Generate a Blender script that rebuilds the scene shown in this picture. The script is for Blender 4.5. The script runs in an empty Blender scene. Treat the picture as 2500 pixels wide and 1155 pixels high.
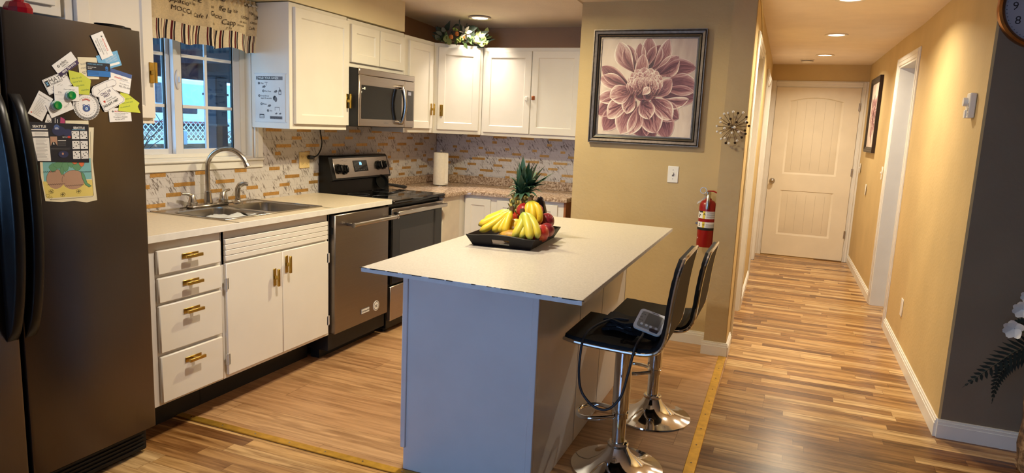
import bpy, math, random
from math import sin, cos, pi, radians, sqrt
from mathutils import Vector, Matrix, Euler
random.seed(11)
scn = bpy.context.scene
COL = scn.collection

# ------------------------------------------------------------------ camera
yaw, pit, rol = radians(-21.7557), radians(-9.1193), radians(2.4963)
fw = Vector((sin(yaw)*cos(pit), cos(yaw)*cos(pit), sin(pit)))
rt = Vector((cos(yaw), -sin(yaw), 0)); up = rt.cross(fw)
r2 = cos(rol)*rt + sin(rol)*up; u2 = -sin(rol)*rt + cos(rol)*up
cd = bpy.data.cameras.new('camera'); cam = bpy.data.objects.new('camera', cd); COL.objects.link(cam)
cam.matrix_world = Matrix(((r2.x, u2.x, -fw.x, 0), (r2.y, u2.y, -fw.y, 0), (r2.z, u2.z, -fw.z, 1.42), (0, 0, 0, 1)))
cd.sensor_fit = 'HORIZONTAL'; cd.sensor_width = 36; cd.lens = 36*1678.88/2500; cd.clip_start = .05
scn.camera = cam

# ------------------------------------------------------------------ exposure, sky, daylight, lamps
vs = scn.view_settings
scn.display_settings.display_device = 'sRGB'
vs.view_transform = 'Standard'; vs.look = 'None'; vs.gamma = 1; vs.use_curve_mapping = False
vs.exposure = 0.0
w = bpy.data.worlds.new('sky'); scn.world = w; w.use_nodes = True
bg = w.node_tree.nodes['Background']; bg.inputs[0].default_value = (.40, .72, 1, 1); bg.inputs[1].default_value = 6.5

CZ = 2.275            # ceiling height
def area_light(name, loc, rot, sx, sy, power, col, spread=180, shape='RECTANGLE'):
    l = bpy.data.lights.new(name, 'AREA'); l.shape = shape; l.size = sx; l.size_y = sy
    l.energy = power; l.color = col; l.spread = radians(spread)
    o = bpy.data.objects.new(name, l); COL.objects.link(o); o.location = loc; o.rotation_euler = rot
    return o
# daylight arriving through the living-room window behind the photographer
area_light('window_daylight', (-1.55, -2.50, 1.45), (radians(90), 0, 0), 1.9, 1.15, 38, (.26, .48, 1))
# recessed ceiling lamps: position, power
KIT, MID, HAL = (1, .875, .72), (1, .865, .53), (1, .875, .66)
LAMPS = [((-2.372, 5.065), 5.5, KIT, 102), ((-1.62, 3.72), 32, MID, 172), ((-1.45, 2.30), 28, KIT, 172), ((.235, 4.82), 21, HAL, 150), ((.235, 6.40), 21, HAL, 150), ((.205, 7.90), 17, HAL, 150)]

# ------------------------------------------------------------------ colour and materials
def S(r, g, b):
    f = lambda c: (c/255/12.92 if c/255 <= .04045 else ((c/255+.055)/1.055)**2.4)
    return (f(r), f(g), f(b), 1)
MATS = {}
def N(nt, typ, **kw):
    n = nt.nodes.new(typ)
    for k, v in kw.items():
        if k.startswith('i_'):
            key = k[2:]; key = int(key) if key.isdigit() else key
            n.inputs[key].default_value = v
        else: setattr(n, k, v)
    return n
def ramp(nt, stops, interp='LINEAR'):
    n = nt.nodes.new('ShaderNodeValToRGB'); cr = n.color_ramp; cr.interpolation = interp
    while len(cr.elements) > 1: cr.elements.remove(cr.elements[-1])
    cr.elements[0].position, cr.elements[0].color = stops[0]
    for p, c in stops[1:]:
        e = cr.elements.new(p); e.color = c
    return n
def math_n(nt, op, a, b=None, c=None):
    n = nt.nodes.new('ShaderNodeMath'); n.operation = op
    for i, v in enumerate((a, b, c)):
        if v is None: continue
        if isinstance(v, (int, float)): n.inputs[i].default_value = v
        else: nt.links.new(v, n.inputs[i])
    return n.outputs[0]
def new_mat(name):
    m = bpy.data.materials.new(name); m.use_nodes = True; nt = m.node_tree
    return m, nt, nt.nodes['Principled BSDF']
def mat(name, col, rough=.5, metal=0, noise=None, bump=None, coat=0, emit=None, spec=.5, aniso=0, trans=0):
    if name in MATS: return MATS[name]
    m, nt, p = new_mat(name); L = nt.links.new
    p.inputs['Base Color'].default_value = col; p.inputs['Roughness'].default_value = rough
    p.inputs['Metallic'].default_value = metal; p.inputs['Specular IOR Level'].default_value = spec
    p.inputs['Coat Weight'].default_value = coat; p.inputs['Coat Roughness'].default_value = .08
    p.inputs['Anisotropic'].default_value = aniso; p.inputs['Transmission Weight'].default_value = trans
    if emit: p.inputs['Emission Color'].default_value = col; p.inputs['Emission Strength'].default_value = emit
    tc = N(nt, 'ShaderNodeTexCoord')
    if noise is None: noise = (9, .05)
    nz = N(nt, 'ShaderNodeTexNoise', i_Scale=noise[0], i_Detail=5.0)
    L(tc.outputs['Object'], nz.inputs['Vector'])
    d = tuple(max(0, c*(1-noise[1]*1.6)) for c in col[:3])+(1,); b = tuple(min(1, c*(1+noise[1])) for c in col[:3])+(1,)
    rp = ramp(nt, [(.3, d), (.7, b)]); L(nz.outputs[0], rp.inputs[0]); L(rp.outputs[0], p.inputs['Base Color'])
    if bump:
        bz = N(nt, 'ShaderNodeTexNoise', i_Scale=bump[0], i_Detail=3.0); L(tc.outputs['Object'], bz.inputs['Vector'])
        bn = N(nt, 'ShaderNodeBump', i_Strength=bump[1], i_Distance=.004); L(bz.outputs[0], bn.inputs['Height']); L(bn.outputs[0], p.inputs['Normal'])
    MATS[name] = m
    return m

def plank_mat(name, wid, lng, stops, rough, grain=.35, tone=1.0):
    m, nt, p = new_mat(name); L = nt.links.new
    tc = N(nt, 'ShaderNodeTexCoord'); sp = N(nt, 'ShaderNodeSeparateXYZ'); L(tc.outputs['Object'], sp.inputs[0])
    X, Y = sp.outputs[0], sp.outputs[1]
    yv = math_n(nt, 'DIVIDE', Y, wid); row = math_n(nt, 'FLOOR', yv)
    wr = N(nt, 'ShaderNodeTexWhiteNoise', noise_dimensions='1D'); L(row, wr.inputs['W'])
    ln = math_n(nt, 'MULTIPLY_ADD', wr.outputs[0], lng*.5, lng*.75)
    xo = math_n(nt, 'MULTIPLY_ADD', wr.outputs[0], 17.3, math_n(nt, 'DIVIDE', X, ln)); colx = math_n(nt, 'FLOOR', xo)
    cid = math_n(nt, 'MULTIPLY_ADD', row, 37.71, colx)
    wc = N(nt, 'ShaderNodeTexWhiteNoise', noise_dimensions='1D'); L(cid, wc.inputs['W'])
    rp = ramp(nt, stops); L(wc.outputs[0], rp.inputs[0])
    cv = N(nt, 'ShaderNodeCombineXYZ'); L(math_n(nt, 'MULTIPLY_ADD', wc.outputs[0], 31, math_n(nt, 'MULTIPLY', X, 2.2)), cv.inputs[0])
    L(math_n(nt, 'MULTIPLY', Y, 34), cv.inputs[1]); L(cid, cv.inputs[2])
    g1 = N(nt, 'ShaderNodeTexNoise', i_Scale=1.0, i_Detail=6.0, i_Roughness=.65, i_Distortion=.6); L(cv.outputs[0], g1.inputs['Vector'])
    cv2 = N(nt, 'ShaderNodeCombineXYZ'); L(math_n(nt, 'MULTIPLY_ADD', wc.outputs[0], 9, math_n(nt, 'MULTIPLY', X, 1.3)), cv2.inputs[0])
    L(math_n(nt, 'MULTIPLY', Y, 10), cv2.inputs[1]); L(cid, cv2.inputs[2])
    wv = N(nt, 'ShaderNodeTexWave', wave_type='RINGS', i_Scale=1.6, i_Distortion=5.0, i_Detail=3.0); wv.inputs['Detail Scale'].default_value = 1.2
    L(cv2.outputs[0], wv.inputs['Vector'])
    gr = ramp(nt, [(.32, (1-grain*1.5, 1-grain*1.7, 1-grain*1.9, 1)), (.62, (1.0, 1.0, 1.0, 1))]); L(g1.outputs[0], gr.inputs[0])
    wrp = ramp(nt, [(.0, (1-grain*.9, 1-grain*1.05, 1-grain*1.2, 1)), (.22, (1, 1, 1, 1))]); L(wv.outputs[0], wrp.inputs[0])
    m1 = N(nt, 'ShaderNodeMix', data_type='RGBA', blend_type='MULTIPLY'); m1.inputs[0].default_value = 1
    L(rp.outputs[0], m1.inputs[6]); L(gr.outputs[0], m1.inputs[7])
    m2 = N(nt, 'ShaderNodeMix', data_type='RGBA', blend_type='MULTIPLY'); m2.inputs[0].default_value = 1
    L(m1.outputs[2], m2.inputs[6]); L(wrp.outputs[0], m2.inputs[7])
    fy = math_n(nt, 'FRACT', yv); fx = math_n(nt, 'FRACT', xo)
    ey = math_n(nt, 'LESS_THAN', math_n(nt, 'MINIMUM', fy, math_n(nt, 'SUBTRACT', 1, fy)), .0012/wid)
    ex = math_n(nt, 'LESS_THAN', math_n(nt, 'MINIMUM', fx, math_n(nt, 'SUBTRACT', 1, fx)), .0012/lng)
    gap = math_n(nt, 'MAXIMUM', ey, ex)
    m3 = N(nt, 'ShaderNodeMix', data_type='RGBA', blend_type='MULTIPLY'); L(math_n(nt, 'MULTIPLY', gap, .6), m3.inputs[0])
    L(m2.outputs[2], m3.inputs[6]); m3.inputs[7].default_value = (.25, .17, .1, 1)
    L(m3.outputs[2], p.inputs['Base Color'])
    p.inputs['Roughness'].default_value = rough
    bn = N(nt, 'ShaderNodeBump', i_Strength=.08, i_Distance=.002); L(g1.outputs[0], bn.inputs['Height']); L(bn.outputs[0], p.inputs['Normal'])
    MATS[name] = m
    return m

def marble_mat(name, ax):
    m, nt, p = new_mat(name); L = nt.links.new
    tc = N(nt, 'ShaderNodeTexCoord'); sp = N(nt, 'ShaderNodeSeparateXYZ'); L(tc.outputs['Object'], sp.inputs[0])
    H, Z = sp.outputs[ax], sp.outputs[2]
    row = math_n(nt, 'FLOOR', math_n(nt, 'DIVIDE', Z, .049))
    wr = N(nt, 'ShaderNodeTexWhiteNoise', noise_dimensions='1D'); L(row, wr.inputs['W'])
    hh = math_n(nt, 'MULTIPLY_ADD', wr.outputs[0], .9, H)
    colx = math_n(nt, 'FLOOR', math_n(nt, 'DIVIDE', hh, .19))
    cid = math_n(nt, 'MULTIPLY_ADD', row, 13.7, colx)
    a = math_n(nt, 'MULTIPLY_ADD', Z, .62, H)           # across the veins
    bq = math_n(nt, 'MULTIPLY_ADD', H, -.62, Z)
    cv = N(nt, 'ShaderNodeCombineXYZ'); L(math_n(nt, 'MULTIPLY', a, 95), cv.inputs[0]); L(math_n(nt, 'MULTIPLY', bq, 17), cv.inputs[1]); L(cid, cv.inputs[2])
    n1 = N(nt, 'ShaderNodeTexNoise', i_Scale=1.0, i_Detail=3.0, i_Roughness=.6); L(cv.outputs[0], n1.inputs['Vector'])
    n2 = N(nt, 'ShaderNodeTexNoise', i_Scale=13.0, i_Detail=2.0); L(tc.outputs['Object'], n2.inputs['Vector'])
    v = math_n(nt, 'MULTIPLY_ADD', n2.outputs[0], .55, n1.outputs[0])
    rp = ramp(nt, [(.0, S(212, 206, 204)), (.84, S(200, 194, 193)), (.91, S(150, 141, 138)), (1.0, S(98, 88, 84))]); L(v, rp.inputs[0])
    fz = math_n(nt, 'FRACT', math_n(nt, 'DIVIDE', Z, .049)); fh = math_n(nt, 'FRACT', math_n(nt, 'DIVIDE', hh, .19))
    e = math_n(nt, 'MAXIMUM', math_n(nt, 'LESS_THAN', fz, .03), math_n(nt, 'LESS_THAN', fh, .007))
    mx = N(nt, 'ShaderNodeMix', data_type='RGBA', blend_type='MULTIPLY'); L(math_n(nt, 'MULTIPLY', e, .35), mx.inputs[0]); L(rp.outputs[0], mx.inputs[6]); mx.inputs[7].default_value = (.3, .27, .25, 1)
    L(mx.outputs[2], p.inputs['Base Color']); p.inputs['Roughness'].default_value = .28
    MATS[name] = m
    return m

def granite_mat(name):
    m, nt, p = new_mat(name); L = nt.links.new
    tc = N(nt, 'ShaderNodeTexCoord')
    n1 = N(nt, 'ShaderNodeTexNoise', i_Scale=70.0, i_Detail=4.0, i_Roughness=.7); L(tc.outputs['Object'], n1.inputs['Vector'])
    n2 = N(nt, 'ShaderNodeTexVoronoi', i_Scale=110.0); L(tc.outputs['Object'], n2.inputs['Vector'])
    r1 = ramp(nt, [(.30, S(84, 66, 54)), (.42, S(148, 120, 98)), (.55, S(194, 170, 148)), (.72, S(226, 208, 190))]); L(n1.outputs[0], r1.inputs[0])
    r2_ = ramp(nt, [(.12, (.25, .17, .12, 1)), (.24, (1, 1, 1, 1))]); L(n2.outputs['Distance'], r2_.inputs[0])
    mx = N(nt, 'ShaderNodeMix', data_type='RGBA', blend_type='MULTIPLY'); mx.inputs[0].default_value = .55
    L(r1.outputs[0], mx.inputs[6]); L(r2_.outputs[0], mx.inputs[7]); L(mx.outputs[2], p.inputs['Base Color'])
    p.inputs['Roughness'].default_value = .16
    MATS[name] = m
    return m

def brushed(name, col, rough, ax, var=.05):
    m, nt, p = new_mat(name); L = nt.links.new
    tc = N(nt, 'ShaderNodeTexCoord'); mp = N(nt, 'ShaderNodeMapping'); sc = [3, 3, 3]; sc[ax] = 400
    mp.inputs['Scale'].default_value = sc; L(tc.outputs['Object'], mp.inputs[0])
    nz = N(nt, 'ShaderNodeTexNoise', i_Scale=1.0, i_Detail=3.0); L(mp.outputs[0], nz.inputs['Vector'])
    a = tuple(c*(1-var) for c in col[:3])+(1,); b = tuple(min(1, c*(1+var)) for c in col[:3])+(1,)
    rp = ramp(nt, [(.3, a), (.7, b)]); L(nz.outputs[0], rp.inputs[0]); L(rp.outputs[0], p.inputs['Base Color'])
    rr = N(nt, 'ShaderNodeMapRange'); rr.inputs[3].default_value = rough*(1-var*2); rr.inputs[4].default_value = rough*(1+var*2); L(nz.outputs[0], rr.inputs[0]); L(rr.outputs[0], p.inputs['Roughness'])
    p.inputs['Metallic'].default_value = 1
    MATS[name] = m
    return m

def pane_mat(name, tint=(.96, .98, 1, 1), refl=.07):
    m = bpy.data.materials.new(name); m.use_nodes = True; nt = m.node_tree; nt.nodes.remove(nt.nodes['Principled BSDF'])
    out = nt.nodes['Material Output']; t = N(nt, 'ShaderNodeBsdfTransparent'); t.inputs[0].default_value = tint
    g = N(nt, 'ShaderNodeBsdfGlossy'); g.inputs['Roughness'].default_value = .02
    mx = N(nt, 'ShaderNodeMixShader'); mx.inputs[0].default_value = refl
    nt.links.new(t.outputs[0], mx.inputs[1]); nt.links.new(g.outputs[0], mx.inputs[2]); nt.links.new(mx.outputs[0], out.inputs[0])
    MATS[name] = m
    return m

cabw = mat('cabinet white paint', S(232, 226, 216), .38, noise=(4, .025), bump=(60, .03))
whitep = mat('white trim paint', S(232, 228, 220), .4, noise=(6, .03))
wallk = mat('beige kitchen wall paint', S(192, 168, 124), .75, noise=(3, .05), bump=(55, .35))
wallh = mat('lamplight-tinted hall wall paint', S(204, 177, 124), .7, noise=(3, .05), bump=(55, .3))  # same beige paint as the kitchen, strong hall light tinted into its colour
wallt = mat('tan kitchen alcove paint', S(184, 144, 110), .75, noise=(3, .05), bump=(55, .35))
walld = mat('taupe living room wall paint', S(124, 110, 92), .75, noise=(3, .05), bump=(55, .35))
wallg = mat('grey bedroom wall paint', S(168, 168, 172), .75, noise=(3, .03), bump=(55, .25))
ceilm = mat('ceiling paint', S(236, 220, 202), .85, noise=(5, .03), bump=(80, .4))
lamin = plank_mat('striped laminate floor', .068, .62, [(0, S(122, 82, 46)), (.22, S(160, 114, 66)), (.6, S(200, 156, 98)), (1, S(226, 190, 136))], .27, .42)
vinyl = plank_mat('oak vinyl floor', .18, 1.15, [(0, S(178, 134, 92)), (1, S(200, 158, 112))], .40, .28)
gold = mat('brushed gold', S(186, 154, 78), .32, 1, noise=(40, .1))
goldtile = mat('gold foil tile', S(204, 158, 92), .4, .6, noise=(60, .12))
goldstrip = mat('gold floor strip', S(206, 160, 62), .4, .75, noise=(30, .12))
marA = marble_mat('marble mosaic side', 1); marB = marble_mat('marble mosaic back', 0)
gran = granite_mat('speckled granite')
fsteel = brushed('dark stainless', S(104, 97, 93), .28, 1, .02)
steel = brushed('brushed stainless', S(178, 168, 160), .3, 2)
dsteel = brushed('darker brushed stainless', S(140, 132, 127), .34, 2)
steelh = brushed('brushed stainless sink', S(190, 184, 176), .24, 0)
nickel = mat('brushed nickel', S(186, 178, 168), .25, 1, noise=(60, .08))
chrome = mat('chrome', S(226, 226, 226), .07, 1, noise=(3, .01))
black = mat('black plastic', S(14, 13, 13), .32, spec=.3, noise=(20, .1))
blackg = mat('black glass', S(10, 10, 11), .06, noise=(3, .02), spec=.4)
blackm = mat('matte black', S(18, 17, 17), .6, noise=(20, .1))
leather = mat('black leatherette', S(16, 15, 16), .55, spec=.15, noise=(30, .15), bump=(240, .12))
counterm = mat('cream laminate top', S(216, 200, 174), .36, noise=(90, .06))
counterw = mat('white counter edge', S(232, 228, 220), .4, noise=(20, .05))
islt = mat('grey speckled island top', S(190, 182, 168), .33, noise=(140, .09))
isle = mat('white painted island edge', S(228, 228, 230), .45, noise=(30, .05))
islb = mat('white painted island panel', S(224, 222, 224), .34, noise=(5, .03), bump=(18, .04))
darkwood = mat('dark tray wood', S(24, 20, 19), .5, spec=.25, noise=(30, .2))
brownp = mat('bare brown panel', S(150, 92, 48), .6, noise=(14, .12))
paper = mat('white paper', S(236, 234, 230), .6, noise=(20, .02))
cream = mat('cream paper', S(226, 216, 184), .65, noise=(20, .03))
ink = mat('black ink', S(28, 26, 30), .6); inkg = mat('grey ink', S(110, 108, 112), .6)
glass = pane_mat('window glass', (.80, .91, 1, 1))
lens = mat('lamp lens', (1, .86, .66, 1), .5, emit=5.5)
# ------------------------------------------------------------------ mesh helpers
WL = {}
TXT = {}
def text_mesh(s, bold=0, shear=0):
    k = (s, bold, shear)
    if k not in TXT:
        cu = bpy.data.curves.new('lettering', 'FONT'); cu.body = s; cu.size = 1; cu.resolution_u = 2; cu.offset = bold; cu.shear = shear; cu.fill_mode = 'FRONT'
        o = bpy.data.objects.new('lettering', cu); me = bpy.data.meshes.new_from_object(o)
        vs_ = [(v.co.x, v.co.y) for v in me.vertices]; fs = [tuple(p.vertices) for p in me.polygons]
        bpy.data.objects.remove(o); bpy.data.curves.remove(cu); bpy.data.meshes.remove(me)
        x0 = min(v[0] for v in vs_); x1 = max(v[0] for v in vs_)
        TXT[k] = ([(a-x0, b) for a, b in vs_], fs, x1-x0)
    return TXT[k]
class MB:
    def __init__(s): s.V = []; s.F = []; s.M = []; s.m = 0; s.T = None; s.uv = {}
    def frame(s, o, U, V):
        o, U, V = Vector(o), Vector(U).normalized(), Vector(V).normalized(); s.T = (o, U, V, U.cross(V)); return s
    def noframe(s): s.T = None; return s
    def p(s, v):
        if s.T is None: return Vector(v)
        o, U, V, W = s.T; return o + U*v[0] + V*v[1] + W*v[2]
    def add(s, vs_, fs, m=None):
        b = len(s.V); s.V += [s.p(v) for v in vs_]; mi = s.m if m is None else m
        for f in fs: s.F.append(tuple(b+i for i in f)); s.M.append(mi)
        return b
    def box(s, x0, x1, y0, y1, z0, z1, b=0, m=None):
        lo, hi = (x0, y0, z0), (x1, y1, z1)
        if b <= 0:
            v = [(x0, y0, z0), (x1, y0, z0), (x1, y1, z0), (x0, y1, z0), (x0, y0, z1), (x1, y0, z1), (x1, y1, z1), (x0, y1, z1)]
            s.add(v, [(0, 3, 2, 1), (4, 5, 6, 7), (0, 1, 5, 4), (1, 2, 6, 5), (2, 3, 7, 6), (3, 0, 4, 7)], m); return s
        b = min(b, (x1-x0)*.49, (y1-y0)*.49, (z1-z0)*.49)
        idx = {}; vs_ = []
        for i in range(8):
            c = (i & 1, i >> 1 & 1, i >> 2 & 1)
            for a in range(3):
                q = []
                for k in range(3):
                    e = hi[k] if c[k] else lo[k]
                    if k != a: e += -b if c[k] else b
                    q.append(e)
                idx[(i, a)] = len(vs_); vs_.append(tuple(q))
        cen = Vector(((x0+x1)/2, (y0+y1)/2, (z0+z1)/2)); fs = []
        def put(f):
            P = [Vector(vs_[i]) for i in f]; n = (P[1]-P[0]).cross(P[2]-P[0])
            if n.dot(sum(P, Vector())/len(P)-cen) < 0: f = f[::-1]
            fs.append(tuple(f))
        for a in range(3):
            o1, o2 = [k for k in range(3) if k != a]
            for sg in (0, 1):
                q = [(sg << a) | (p_ << o1) | (r_ << o2) for p_, r_ in ((0, 0), (1, 0), (1, 1), (0, 1))]
                put([idx[(i, a)] for i in q])
            for p_ in (0, 1):
                for r_ in (0, 1):
                    i0 = (p_ << o1) | (r_ << o2); i1 = i0 | (1 << a)
                    put([idx[(i0, o1)], idx[(i1, o1)], idx[(i1, o2)], idx[(i0, o2)]])
        for i in range(8): put([idx[(i, 0)], idx[(i, 1)], idx[(i, 2)]])
        s.add(vs_, fs, m); return s
    def prism(s, poly, n0, n1, m=None, mtop=None):
        n = len(poly); v = [(a, b, n0) for a, b in poly] + [(a, b, n1) for a, b in poly]
        s.add(v, [tuple(range(n))[::-1]] + [(i, (i+1) % n, n+(i+1) % n, n+i) for i in range(n)], m)
        s.add([(a, b, n1) for a, b in poly], [tuple(range(n))], m if mtop is None else mtop); return s
    def flat(s, poly, n, m=None): s.add([(a, b, n) for a, b in poly], [tuple(range(len(poly)))], m); return s
    def disc(s, u, v, r, n, k=24, m=None, ru=None): return s.flat([(u+(ru or r)*cos(2*pi*i/k), v+r*sin(2*pi*i/k)) for i in range(k)], n, m)
    def cyl(s, p0, p1, r0, r1=None, n=18, m=None, caps=True):
        return s.tube([p0, p1], [r0, r0 if r1 is None else r1], n, m=m, caps=caps)
    def tube(s, pts, r, n=8, m=None, caps=True, closed=False, flat=None):
        P = [Vector(p) for p in pts]; k = len(P); R = list(r) if isinstance(r, (list, tuple)) else [r]*k
        def tan(i):
            if closed: return (P[(i+1) % k]-P[i-1]).normalized()
            return (P[min(i+1, k-1)]-P[max(i-1, 0)]).normalized()
        t = tan(0); a = Vector((0, 0, 1)) if abs(t.z) < .9 else Vector((1, 0, 0)); u = (a - t*a.dot(t)).normalized()
        v = []
        for i in range(k):
            t = tan(i); u = u - t*u.dot(t); u.normalize(); w_ = t.cross(u)
            for j in range(n):
                an = 2*pi*j/n; fl = 1 if flat is None else flat
                v.append(tuple(P[i] + u*cos(an)*R[i]*fl + w_*sin(an)*R[i]))
        f = []
        for i in range(k if closed else k-1):
            i2 = (i+1) % k
            for j in range(n): f.append((i*n+j, i*n+(j+1) % n, i2*n+(j+1) % n, i2*n+j))
        if caps and not closed: f += [tuple(range(n))[::-1], tuple((k-1)*n+j for j in range(n))]
        s.add(v, f, m); return s
    def lathe(s, prof, c=(0, 0, 0), n=24, m=None, sx=1, sy=1, caps=True):
        v = []; f = []
        for r, z in prof:
            for j in range(n): an = 2*pi*j/n; v.append((c[0]+r*cos(an)*sx, c[1]+r*sin(an)*sy, c[2]+z))
        k = len(prof)
        for i in range(k-1):
            for j in range(n): f.append((i*n+j, i*n+(j+1) % n, (i+1)*n+(j+1) % n, (i+1)*n+j))
        if caps: f += [tuple(range(n))[::-1], tuple((k-1)*n+j for j in range(n))]
        s.add(v, f, m); return s
    def ell(s, c, rx, ry, rz, n=16, k=10, m=None, rot=None):
        v = []; f = []; R = Euler(rot).to_matrix() if rot else None
        for i in range(k+1):
            ph = pi*i/k
            for j in range(n):
                an = 2*pi*j/n; q = Vector((rx*sin(ph)*cos(an), ry*sin(ph)*sin(an), -rz*cos(ph)))
                if R: q = R @ q
                v.append((c[0]+q.x, c[1]+q.y, c[2]+q.z))
        for i in range(k):
            for j in range(n): f.append((i*n+j, i*n+(j+1) % n, (i+1)*n+(j+1) % n, (i+1)*n+j))
        s.add(v, f, m); return s
    def text(s, t, u, v, h, n, m=None, align='L', bold=0, rot=0, sq=1, shear=0, fn=None):
        V2, F2, wd = text_mesh(t, bold, shear); k = h/.72; ox = {'L': 0, 'C': -wd/2, 'R': -wd}[align]
        c, si = cos(rot), sin(rot); out = []
        for a, b in V2:
            x, y = (a+ox)*k*sq, b*k
            q = (u + x*c - y*si, v + x*si + y*c, n)
            out.append(fn(q) if fn else q)
        s.add(out, F2, m); return s
    def build(s, name, mats, parent=None, smooth=True, local=False, ang=38, keep=False):
        me = bpy.data.meshes.new(name); off = Vector()
        if parent is not None:
            if not local: off = WL[parent]
        elif not keep and not local:
            xs = [v.x for v in s.V]; ys = [v.y for v in s.V]; off = Vector(((min(xs)+max(xs))/2, (min(ys)+max(ys))/2, min(v.z for v in s.V)))
        me.from_pydata([tuple(v-off) for v in s.V], [], s.F)
        mats = mats if isinstance(mats, (list, tuple)) else [mats]
        for m in mats: me.materials.append(m)
        me.polygons.foreach_set('material_index', [min(i, len(mats)-1) for i in s.M])
        if s.uv:
            l = me.uv_layers.new(name='UVMap')
            for lp in me.loops:
                if lp.vertex_index in s.uv: l.data[lp.index].uv = s.uv[lp.vertex_index]
        me.update()
        if smooth: me.shade_smooth(); me.set_sharp_from_angle(angle=radians(ang))
        o = bpy.data.objects.new(name, me); COL.objects.link(o)
        if parent is not None: o.parent = parent; WL[o] = off
        else: o.location = off; WL[o] = off.copy()
        return o
def thing(name, loc, label, cat, group=None, rot=0):
    o = bpy.data.objects.new(name, None); COL.objects.link(o); o.location = loc; o.rotation_euler = (0, 0, rot); o.empty_display_size = .05
    WL[o] = Vector(loc); return tag(o, label, cat, group)
def tag(o, label, cat, group=None):
    o['label'] = label; o['category'] = cat
    if group: o['group'] = group
    return o
def struct(o, label=None):
    o['kind'] = 'structure'
    if label: o['label'] = label
    return o
def copy_tree(o, parent=None, loc=None):
    c = o.copy(); COL.objects.link(c)
    if parent is not None: c.parent = parent
    if loc is not None: c.location = loc; WL[c] = Vector(loc)
    for ch in list(o.children): copy_tree(ch, c)
    return c
def bez(p0, p1, p2, k=10):
    p0, p1, p2 = Vector(p0), Vector(p1), Vector(p2)
    return [p0*(1-t)**2 + p1*2*t*(1-t) + p2*t*t for t in [i/k for i in range(k+1)]]
def spline(pts, k=8):
    P = [Vector(p) for p in pts]; P = [P[0]*2-P[1]] + P + [P[-1]*2-P[-2]]; out = []
    for i in range(1, len(P)-2):
        for j in range(k):
            t = j/k; a, b, c, d = P[i-1], P[i], P[i+1], P[i+2]
            out.append(.5*((2*b) + (c-a)*t + (2*a-5*b+4*c-d)*t*t + (3*b-a-3*c+d)*t**3))
    out.append(P[-2]); return out
UY, UX, UZ = (0, 1, 0), (1, 0, 0), (0, 0, 1)
def panel_door(mb, w_, h, t, rail, rec=.007, sl=.006, m=None):
    """shaker door in the current frame: slab w*h, face at n=t, recessed centre"""
    e = .002
    def ring(a, n): return [(a, a, n), (w_-a, a, n), (w_-a, h-a, n), (a, h-a, n)]
    R = [ring(0, 0), ring(0, t-e), ring(e, t), ring(rail, t), ring(rail+sl, t-rec)]
    v = [q for r in R for q in r]; f = [(3, 2, 1, 0)]
    for i in range(len(R)-1):
        for j in range(4): f.append((i*4+j, i*4+(j+1) % 4, i*4+4+(j+1) % 4, i*4+4+j))
    k = (len(R)-1)*4; f.append((k, k+1, k+2, k+3)); mb.add(v, f, m)
def h_handle(parent, o, U, V, vertical=False, L=.09):
    mb = MB().frame(o, U, V)
    def bx(a0, a1, b0, b1, n0, n1):
        if vertical: mb.box(b0, b1, a0, a1, n0, n1, .0015)
        else: mb.box(a0, a1, b0, b1, n0, n1, .0015)
    bx(-L/2, L/2, -.011, .011, 0, .004); bx(-.009, .009, -.006, .006, .003, .024); bx(-L/2, L/2, -.007, .007, .022, .033)
    return mb.build('handle', gold, parent)
# ------------------------------------------------------------------ setting: floor, ceiling, walls
XW, YB = -2.98, 5.53       # kitchen side wall, kitchen back wall
m = MB(); m.box(-3.1, 3.6, -2.75, 9.1, -.05, 0); struct(m.build('floor', lamin, keep=True, smooth=False))
m = MB(); m.add([(-2.98, 2.27, .003), (-.26, 2.27, .003), (-.26, 4.72, .003), (-1.43, 4.72, .003), (-1.43, 5.53, .003), (-2.98, 5.53, .003)], [(0, 1, 2, 3, 4, 5)])
struct(m.build('floor', vinyl, keep=True, smooth=False), 'oak plank vinyl floor of the kitchen')
m = MB(); m.box(.86, 2.6, 5.2, 6.64, .0, .004); struct(m.build('floor', mat('grey bedroom carpet', S(150, 142, 132), .9, noise=(300, .25)), keep=True, smooth=False), 'greyish floor of the room beyond the hall')
m = MB(); m.box(-3.1, 3.6, -2.75, 9.1, CZ, CZ+.1); struct(m.build('ceiling', ceilm, keep=True, smooth=False))

m = MB(); m.add([(-2.98, 4.2, CZ+.001), (-1.43, 4.2, CZ+.001), (-1.43, 4.7, 2.262), (-1.43, 5.53, 2.234), (-2.98, 5.53, 2.234), (-2.98, 4.7, 2.262), (-2.98, 5.53, CZ+.002), (-1.43, 5.53, CZ+.002)], [(0, 1, 2, 5), (2, 3, 4, 5), (3, 7, 6, 4), (0, 5, 4, 6), (1, 7, 3, 2), (0, 6, 7, 1)])
struct(m.build('ceiling', ceilm, keep=True, smooth=False), 'slightly lower ceiling over the far end of the kitchen')

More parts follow.
